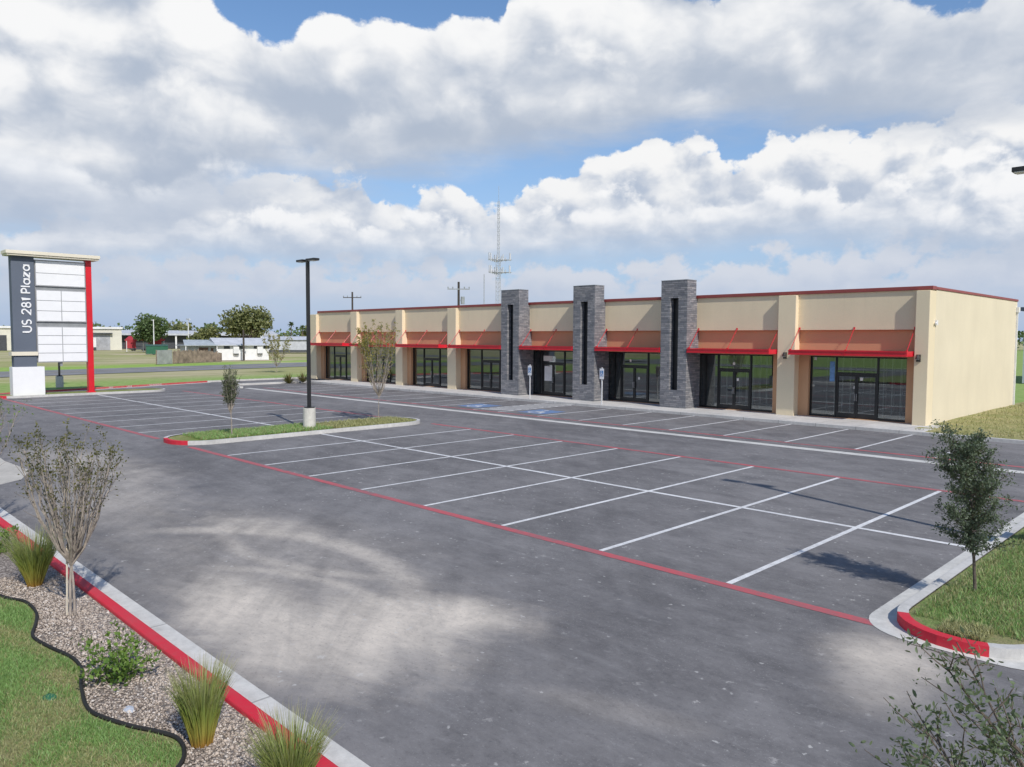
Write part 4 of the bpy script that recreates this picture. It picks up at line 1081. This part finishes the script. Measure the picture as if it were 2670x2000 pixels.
far_tree((-164.5, 70., 0), 'low green tree left of the big olive crowned tree', 3, 4.0, 7.0, .6, 2200, .5, MT['tree_b'], lobes=12)
for k, (x, y, rr, hh, lab) in enumerate(((-300, 72., 6, 9, 'dark distant tree behind the pale warehouse right of the red sign post'), (-310, 84, 7, 8, 'low dark distant tree behind the pale warehouse roof end'), (-268, 104, 7.5, 9.0, 'distant tree between the rounded tree and the roadside lamps'), (-262, 112, 6.5, 8.6, 'distant tree behind the twin roadside lamp'),
                                            (-258, 119, 5.0, 7.0, 'distant low tree just left of the olive crowned tree'), (-330, 34, 9, 9.5, 'dark distant tree at the left edge behind the warehouse'), (-240, 140, 6, 7.5, 'distant bushy tree beside the far palms'), (-330, 45, 8, 9., 'dark distant tree just left of the grey sign pillar'))):
    far_tree((x, y, 0), lab, 60+k, rr, hh, 2., 900, 1.0, MT['tree_a'] if k % 2 else MT['tree_b'], lobes=8)
def palm(loc, label, seed, h):
    o = empty('palm_tree', loc, label, 'palm tree', 'palms beyond the road'); m = MB(); m.tube([(0, 0, 0), (.1, 0, h*.5), (0, .1, h)], [.22, .17, .16], 7); m.build('trunk', MT['bark'], o)
    r = np.random.default_rng(seed); V = []; F = []; T = []
    for i in range(34):
        a = r.uniform(0, 6.28); e = r.uniform(-.6, 1.2); L = r.uniform(1.0, 1.5); d = np.array([math.cos(a)*math.cos(e), math.sin(a)*math.cos(e), math.sin(e)]); s = np.array([-math.sin(a), math.cos(a), 0])*.22; c0 = np.array([0, .1, h])
        n = len(V); V += [c0-s*.1, c0+s*.1, c0+d*L*.6+s, c0+d*L-np.array([0, 0, .25]), c0+d*L*.6-s]; F.append((n, n+1, n+2, n+3, n+4)); T.append(r.random())
    np_mesh('crown', V, F, MT['tree_a'], o, tint=T); return o
palm((-229, 125, 0), 'slim palm against the sky left of the lamp post, taller one', 1, 8.2); palm((-226, 127.5, 0), 'slim palm beside a taller palm left of the lamp post', 2, 7.2)

# far-off woods: one band of crowns behind everything
pts = []; rw = np.random.default_rng(77)
for k in range(60):
    az = YAW+.62-k*.0235; dd = rw.uniform(330, 420); cx, cy = -math.sin(az)*dd, math.cos(az)*dd; hh = rw.uniform(7.0, 11.0); rr = rw.uniform(6, 11)
    for _ in range(170):
        u = rw.normal(size=3); u /= np.linalg.norm(u); q = rw.random()**.4
        pts.append((cx+u[0]*rr*q, cy+u[1]*rr*q, max(.3, hh*.55+u[2]*hh*.45*q)))
o = leaf_mesh('distant_woods', MT['tree_a'], None, pts, 1.5, 77, None, .8, .1); o['kind'] = 'stuff'

# white house facing the road
hw = simple('house_white', (.74, .74, .74), .85, .06, 1.); hroof = simple('house_roof', (.46, .48, .52), .7, .1, 1.); hdark = simple('house_window', (.04, .045, .05), .3, .2); hb = simple('house_brown', (.11, .07, .055), .8, .2); htin = simple('house_tin', (.36, .40, .42), .55, .12, 1.)
hrz = math.atan2(64.4-57.6, -126.6+127.7)
Hs = empty('white_house', (-127.7, 57.6, 0), 'low white house with two window air units across the road', 'house', rz=hrz)
# local x along the front wall (to the right), local y away from the viewer
m = MB(); m.box(-1.6, 7.2, 0, 6, 0, 2.75); m.build('wall', hw, Hs)
m = MB(); m.quad((-2.0, -.55, 2.62), (7.6, -.55, 2.62), (7.6, 3., 3.85), (-2.0, 3., 3.85)); m.quad((-2.0, 3., 3.85), (7.6, 3., 3.85), (7.6, 6.5, 2.62), (-2.0, 6.5, 2.62)); m.box(-2.0, 7.6, -.58, -.5, 2.5, 2.66); m.quad((-1.99, -.5, 2.6), (-1.99, 3, 3.8), (-1.99, 6.5, 2.6)); m.quad((7.59, -.5, 2.6), (7.59, 3, 3.8), (7.59, 6.5, 2.6)); m.build('roof', hroof, Hs)
for x in (-.5, 1.9, 4.6, 6.3):
    m = MB(); m.box(x, x+1.0, -.03, -.003, 1.95, 2.5); m.build('window', hdark, Hs)
for x in (1.0, 5.1):
    m = MB(); m.box(x, x+.95, -.45, -.035, 1.15, 2.35); ac = m.build('air_unit', MT['white_dull'], Hs); m = MB(); m.box(x+.08, x+.87, -.46, -.452, .98, 1.14); m.build('grille', hdark, ac)
m = MB(); m.box(-6.2, -1.6, .6, 6, 0, 2.5); m.build('side_wing', htin, Hs)
m = MB(); m.box(-4.4, -2.9, .57, .597, .0, 2.2); m.box(-2.5, -2.05, .57, .597, .0, 2.1); m.build('door', hb, Hs)
m = MB(); m.box(-7.0, -1.65, -.6, 6.2, 2.5, 2.62); m.quad((-7., -.6, 2.63), (-1.65, -.6, 2.63), (-2.4, 3., 3.5), (-6.4, 3., 3.5)); m.build('porch_roof', htin, Hs)
for x in (-6.8, -1.8):
    m = MB(); m.box(x, x+.12, -.5, -.38, 0, 2.5); m.build('porch_post', hw, Hs)
# board fence left of the house
frz = math.atan2(54.69-41.38, -122.97+114.82)
Fc = empty('wood_fence', (-114.82, 41.38, 0), 'weathered grey brown board fence left of the white house', 'fence', rz=frz)
fm1 = simple('fence_wood', (.27, .205, .16), .9, .3, 1.2); fm2 = simple('fence_tin', (.33, .335, .335), .6, .15, 1.)
rs = random.Random(8); x = 3.4
m = MB()
while x < 15.4:
    w = rs.uniform(.12, .2); m.box(x, x+w-.015, rs.uniform(-.01, .01), .03, 0, rs.uniform(1.75, 2.05)-(max(0, x-11)*.14)); x += w
m.build('boards', fm1, Fc)
m = MB()
for k in range(11): m.box(k*.3, k*.3+.28, 0, .02, 0, 2.05)
m.build('tin_sheets', fm2, Fc)
for k in range(7):
    m = MB(); m.box(k*2.4-.06, k*2.4+.06, .05, .17, 0, 2.1 if k < 5 else 1.7); m.build('post', fm1, Fc)
# pale warehouse, long dark roofed barn, red canopy, green bin
ww = simple('warehouse_cream', (.62, .60, .52), .8, .06, .4); wd = simple('warehouse_door', (.34, .35, .38), .6, .2, .6); wdk = simple('warehouse_dark', (.05, .055, .065), .6, .2)
wrz = math.atan2(76.2-45., -238.1+246)
W = empty('warehouse', (-246, 45., 0), 'pale flat roofed warehouse behind the pylon sign', 'warehouse', rz=wrz)
m = MB(); m.box(-20, 32, 0, 20, 0, 6.1); m.build('wall', ww, W)
m = MB(); m.box(-20.3, 32.3, -.4, 20.3, 6.1, 6.7); m.build('roof_edge', MT['white_dull'], W)
for x0, x1, z1, mt in ((-8, 4, 4.2, wdk), (6, 11, 4.0, wd), (23.2, 29, 4.6, wd)):
    m = MB(); m.box(x0, x1, -.06, -.003, 0, z1); m.build('loading_door', mt, W)
m = MB(); m.box(22.5, 29.6, -1., -.07, 4.7, 5.0); m.build('door_canopy', wdk, W)
Bn = empty('long_barn', (-262, 80., 0), 'long low barn with a dark open front behind the rounded tree', 'barn', rz=wrz)
m = MB(); m.box(0, 52, 2, 16, 0, 4.4); m.build('wall', wdk, Bn)
m = MB(); m.box(-.5, 52.5, -.5, 16.5, 4.4, 5.0); m.quad((-.5, -.5, 5.01), (52.5, -.5, 5.01), (52.5, 8, 6.1), (-.5, 8, 6.1)); m.build('roof', hroof, Bn)
for k in range(9):
    m = MB(); m.box(k*6.4, k*6.4+.5, -.1, .4, 0, 4.4); m.build('post', MT['white_dull'], Bn)
rc = simple('red_canopy_cloth', (.38, .03, .045), .7, .15, .8)
Rc = empty('red_canopy', (-206, 71, 0), 'red canopy shelter under the dark rounded tree', 'canopy', rz=wrz)
m = MB(); m.box(-4.2, 5., 0, 4, 2.9, 3.3); m.quad((-4.2, 0, 3.31), (5., 0, 3.31), (4, 2, 4.1), (-3.2, 2, 4.1)); m.box(-4., -1.8, .1, 3.8, 1.0, 2.9); m.box(1.4, 4.2, .1, 3.8, .9, 2.9); m.build('canopy_cloth', rc, Rc)
for x in (-4, -.2, 4.7):
    m = MB(); m.box(x, x+.15, .02, .09, 0, 2.9); m.build('post', MT['white_dull'], Rc)
Gb = empty('green_bin', (-176, 63.5, 0), 'dark green refuse bin left of the white house porch', 'bin', rz=wrz)
m = MB(); m.prism([(-2.2, 0), (2.2, 0), (2.2, 1.8), (-2.2, 1.8)], .15, 1.9, True); m.build('body', simple('bin_green', (.02, .115, .065), .5, .1), Gb)
m = MB(); m.quad((-2.3, -.1, 1.91), (2.3, -.1, 1.91), (2.3, 1.9, 2.25), (-2.3, 1.9, 2.25)); m.build('lid', simple('bin_lid', (.03, .09, .06), .5, .1), Gb)
Tr = empty('box_trailer', (-236.5, 66., 0), 'white box trailer parked in front of the pale warehouse', 'trailer', rz=wrz)
m = MB(); m.box(-3.2, 2.6, 0, 2.4, .9, 3.6); m.build('box', MT['white_dull'], Tr)
for x in (-2.2, 1.3):
    m = MB(); m.tube([(x, -.05, .5), (x, .25, .5)], .5, 14); m.build('wheel', MT['black'], Tr)
def parked_car(loc, label, rz, paint, pickup=False):
    o = empty('parked_car', loc, label, 'car', 'vehicles parked by the warehouse', rz)
    prof = [(-2.3, .35), (2.25, .35), (2.3, .75), (1.2, .95), (.55, 1.5), (-.55, 1.52), (-.9, 1.0), (-2.3, .98)] if pickup else [(-2.2, .32), (2.2, .32), (2.25, .72), (1.15, .92), (.5, 1.45), (-1.2, 1.48), (-2.0, 1.0), (-2.25, .8)]
    m = MB(); n = len(prof); m.v = [(x, -.85, z) for x, z in prof]+[(x, .85, z) for x, z in prof]; m.f = [tuple(range(n)), tuple(range(2*n-1, n-1, -1))]+[(i, n+i, n+(i+1) % n, (i+1) % n) for i in range(n)]; m.t = [.5]*len(m.f); m.build('body', paint, o)
    m = MB(); xa = -.45 if pickup else -1.3
    for y in (-.862, .862): m.quad((xa, y, 1.0), (.85, y, 1.0), (.5, y, 1.38), (xa+.1, y, 1.40))
    m.build('window', hdark, o)
    for x in (-1.4, 1.4):
        for y in (-.88, .68):
            m = MB(); m.tube([(x, y, .34), (x, y+.2, .34)], .34, 12); m.build('wheel', MT['black'], o)
    return o
parked_car((-238.2, 58., 0), 'dark pickup parked before the pale warehouse, left of the white trailer', wrz, simple('car_dark', (.03, .032, .04), .3, .1), True)
parked_car((-226, 76.5, 0), 'dark car parked right of the white trailer', wrz+.3, simple('car_grey', (.07, .075, .085), .3, .1))
Sd = empty('metal_shed', (-177, 90, 0), 'long white metal building right of the olive crowned tree', 'shed', rz=math.atan2(94-88, -165+168.4))
m = MB(); m.box(-1, 30, 0, 9, .3, 3.3); m.build('wall', hroof, Sd)
m = MB(); m.quad((-1.4, -.4, 3.31), (30.4, -.4, 3.31), (30.4, 5, 4.2), (-1.4, 5, 4.2)); m.build('roof', hroof, Sd)
m = MB(); m.box(-5.0, -1.1, -.4, 5, 0, 4.4); ann = m.build('annex', hw, Sd)
m = MB(); m.box(-4.0, -2.2, -.43, -.403, 2.1, 3.2); m.build('window', hdark, ann)
m = MB(); m.box(-1, 30, -.03, -.003, .3, .8); m.build('plinth', wdk, Sd)
# roadside lamps, utility poles, mast
def street_lamp(loc, label, h, twin):
    o = empty('street_lamp', loc, label, 'street lamp', 'pale roadside lamps'); m = MB(); m.tube([(0, 0, 0), (0, 0, h)], [.14, .09], 7); m.build('pole', MT['white_dull'], o)
    for s in ((-1, 1) if twin else (-1,)):
        m = MB(); m.box(min(0, s*1.0), max(0, s*1.0), -.12, .12, h, h+.22); m.build('lamp_head', MT['white_dull'], o)
    return o
street_lamp((-179, 63.9, 0), 'pale single arm street lamp before the dark rounded tree', 7.6, False); street_lamp((-176.4, 70.6, 0), 'pale twin arm street lamp right of the dark rounded tree', 7.9, True)
wood = simple('pole_wood', (.06, .05, .045), .9, .15, 2.)
def utility_pole(loc, label, h, arm, rz, gear):
    o = empty('utility_pole', loc, label, 'utility pole', 'wooden utility poles', rz); m = MB(); m.tube([(0, 0, 0), (0, 0, h)], [.19, .15], 8); m.build('pole', wood, o)
    m = MB(); m.box(-arm, arm, -.17, -.05, h-1.05, h-.92)
    m.build('crossarm', MT['steel'] if gear else wood, o)
    for k in (-1, -.55, .55, 1):
        m = MB(); m.tube([(k*arm*.95, -.11, h-.92), (k*arm*.95, -.11, h-.68)], [.05, .08], 6); m.build('insulator', MT['steel'], o)
    if gear:
        m = MB(); m.tube([(.55, 0, h-3.0), (.55, 0, h-2.0)], .26, 10); m.tube([(0, 0, h-2.5), (.35, 0, h-2.5)], .05, 5); m.build('transformer', MT['steel'], o)
    return o
utility_pole((-115.6, 75, 0), 'dark wooden utility pole behind the left end of the shop roof', 12.0, 1.6, YAW, False)
utility_pole((-78.9, 68, 0), 'wooden utility pole with pale crossarm left of the stone towers', 11.6, 1.5, YAW, True)
utility_pole((-124.9, 59.3, 0), 'short utility pole standing in front of the white house', 5.2, .9, YAW, False)
T = empty('radio_mast', (-130.7, 125, 0), 'tall pale lattice radio mast with antenna platforms behind the shops', 'radio mast')
mast = simple('mast_steel', (.40, .41, .43), .6, .1); mast_w = simple('antenna_white', (.60, .60, .63), .6, .03)
m = MB(); h0 = .42
def wd_(z): return .62 if z < 23 else .34
legs = [(math.cos(rad(90+120*k)), math.sin(rad(90+120*k))) for k in range(3)]
for k in range(3):
    m.tube([(legs[k][0]*wd_(0), legs[k][1]*wd_(0), 0), (legs[k][0]*wd_(0), legs[k][1]*wd_(0), 23)], .06, 5); m.tube([(legs[k][0]*.34, legs[k][1]*.34, 23), (legs[k][0]*.25, legs[k][1]*.25, 36)], .04, 5)
z = 0
while z < 36:
    w = wd_(z); st = 1.0
    for k in range(3):
        a, c = legs[k], legs[(k+1) % 3]
        m.tube([(a[0]*w, a[1]*w, z), (c[0]*w, c[1]*w, min(36, z+st))], .028, 4, cap=False); m.tube([(a[0]*w, a[1]*w, z), (c[0]*w, c[1]*w, z)], .024, 4, cap=False)
    z += st
m.tube([(0, 0, 35.8), (0, 0, 39.5)], .04, 5)
m.build('lattice', mast, T)
for zz, rr in ((22.3, 3.3), (19.4, 3.2)):
    m = MB()
    for k in range(3):
        a0, a1 = rad(30+120*k), rad(150+120*k); p, q = Vector((math.cos(a0)*rr, math.sin(a0)*rr, zz)), Vector((math.cos(a1)*rr, math.sin(a1)*rr, zz))
        m.tube([p*.98+Vector((0, 0, zz*.02)), q*.98+Vector((0, 0, zz*.02))], .06, 5); m.tube([(0, 0, zz), tuple((p+q)/2)], .06, 5); m.tube([(0, 0, zz), tuple(p)], .05, 5)
    pl = m.build('platform', MT['steel'], T)
    for k in range(3):
        a0, a1 = rad(30+120*k), rad(150+120*k); p, q = Vector((math.cos(a0)*rr, math.sin(a0)*rr, zz)), Vector((math.cos(a1)*rr, math.sin(a1)*rr, zz))
        for t in (.10, .38, .62, .90):
            c = p.lerp(q, t); hh = (1.5, .7, 1.2, 1.6)[int(t*4)]; g = MB(); g.box(c.x-.10, c.x+.10, c.y-.08, c.y+.08, zz-.2, zz+hh); g.build('panel_antenna', mast_w, pl)
m = MB(); m.tube([(-2.4, -2.4, 0), (-2.4, -2.4, 19.)], .09, 6); m.build('feeder_pole', MT['steel'], T)
# metal building beyond the right end
Mb = empty('metal_building', (-17.2, 85, 0), 'grey blue metal building glimpsed past the right end of the shops', 'metal building')
m = MB(); m.box(0, 26, 0, 16, 0, 6.8); m.build('wall', simple('metal_siding', (.50, .55, .62), .6, .06, .6), Mb)
m = MB(); m.box(-.3, 26.3, -.5, 16.3, 6.8, 7.15); m.build('roof_edge', simple('roof_navy', (.06, .075, .12), .5, .1), Mb)
for k in range(14):
    m = MB(); m.box(.3+k*1.9, .5+k*1.9, -.04, -.003, 0, 6.8); m.build('wall_rib', MT['white_dull'], Mb)
# stencilled white words on the faded red kerb
kd = (Vector((-64.9, 22.4))-Vector((-63.5, 18.2))).normalized()
km = None
for txt, t in (('FIRE', 1.4), ('LANE', 3.0), ('NO PARKING', 5.4)):
    me = text_mesh(txt, .19)
    p = Vector((-63.5, 18.2))+kd*t
    o = bpy.data.objects.new('kerb_lettering', me); COL.objects.link(o); me.materials.clear(); me.materials.append(MT['white_line'])
    nrm = Vector((kd.y, -kd.x)); o.matrix_world = Matrix(((kd.x, 0, nrm.x, p.x+nrm.x*.006), (kd.y, 0, nrm.y, p.y+nrm.y*.006), (0, 1, 0, .012), (0, 0, 0, 1)))
    o['kind'] = 'structure'

# ------------------------------------------------------------------ render settings
scene.view_settings.view_transform = 'Standard'; scene.view_settings.look = 'None'; scene.view_settings.exposure = .79; scene.view_settings.gamma = 1
scene.view_settings.use_curve_mapping = False
scene.render.engine = 'CYCLES'
scene.cycles.use_denoising = True
try: scene.cycles.denoiser = 'OPENIMAGEDENOISE'
except Exception: pass
scene.cycles.max_bounces = 8; scene.cycles.transparent_max_bounces = 16; scene.cycles.sample_clamp_indirect = 6
scene.render.film_transparent = False
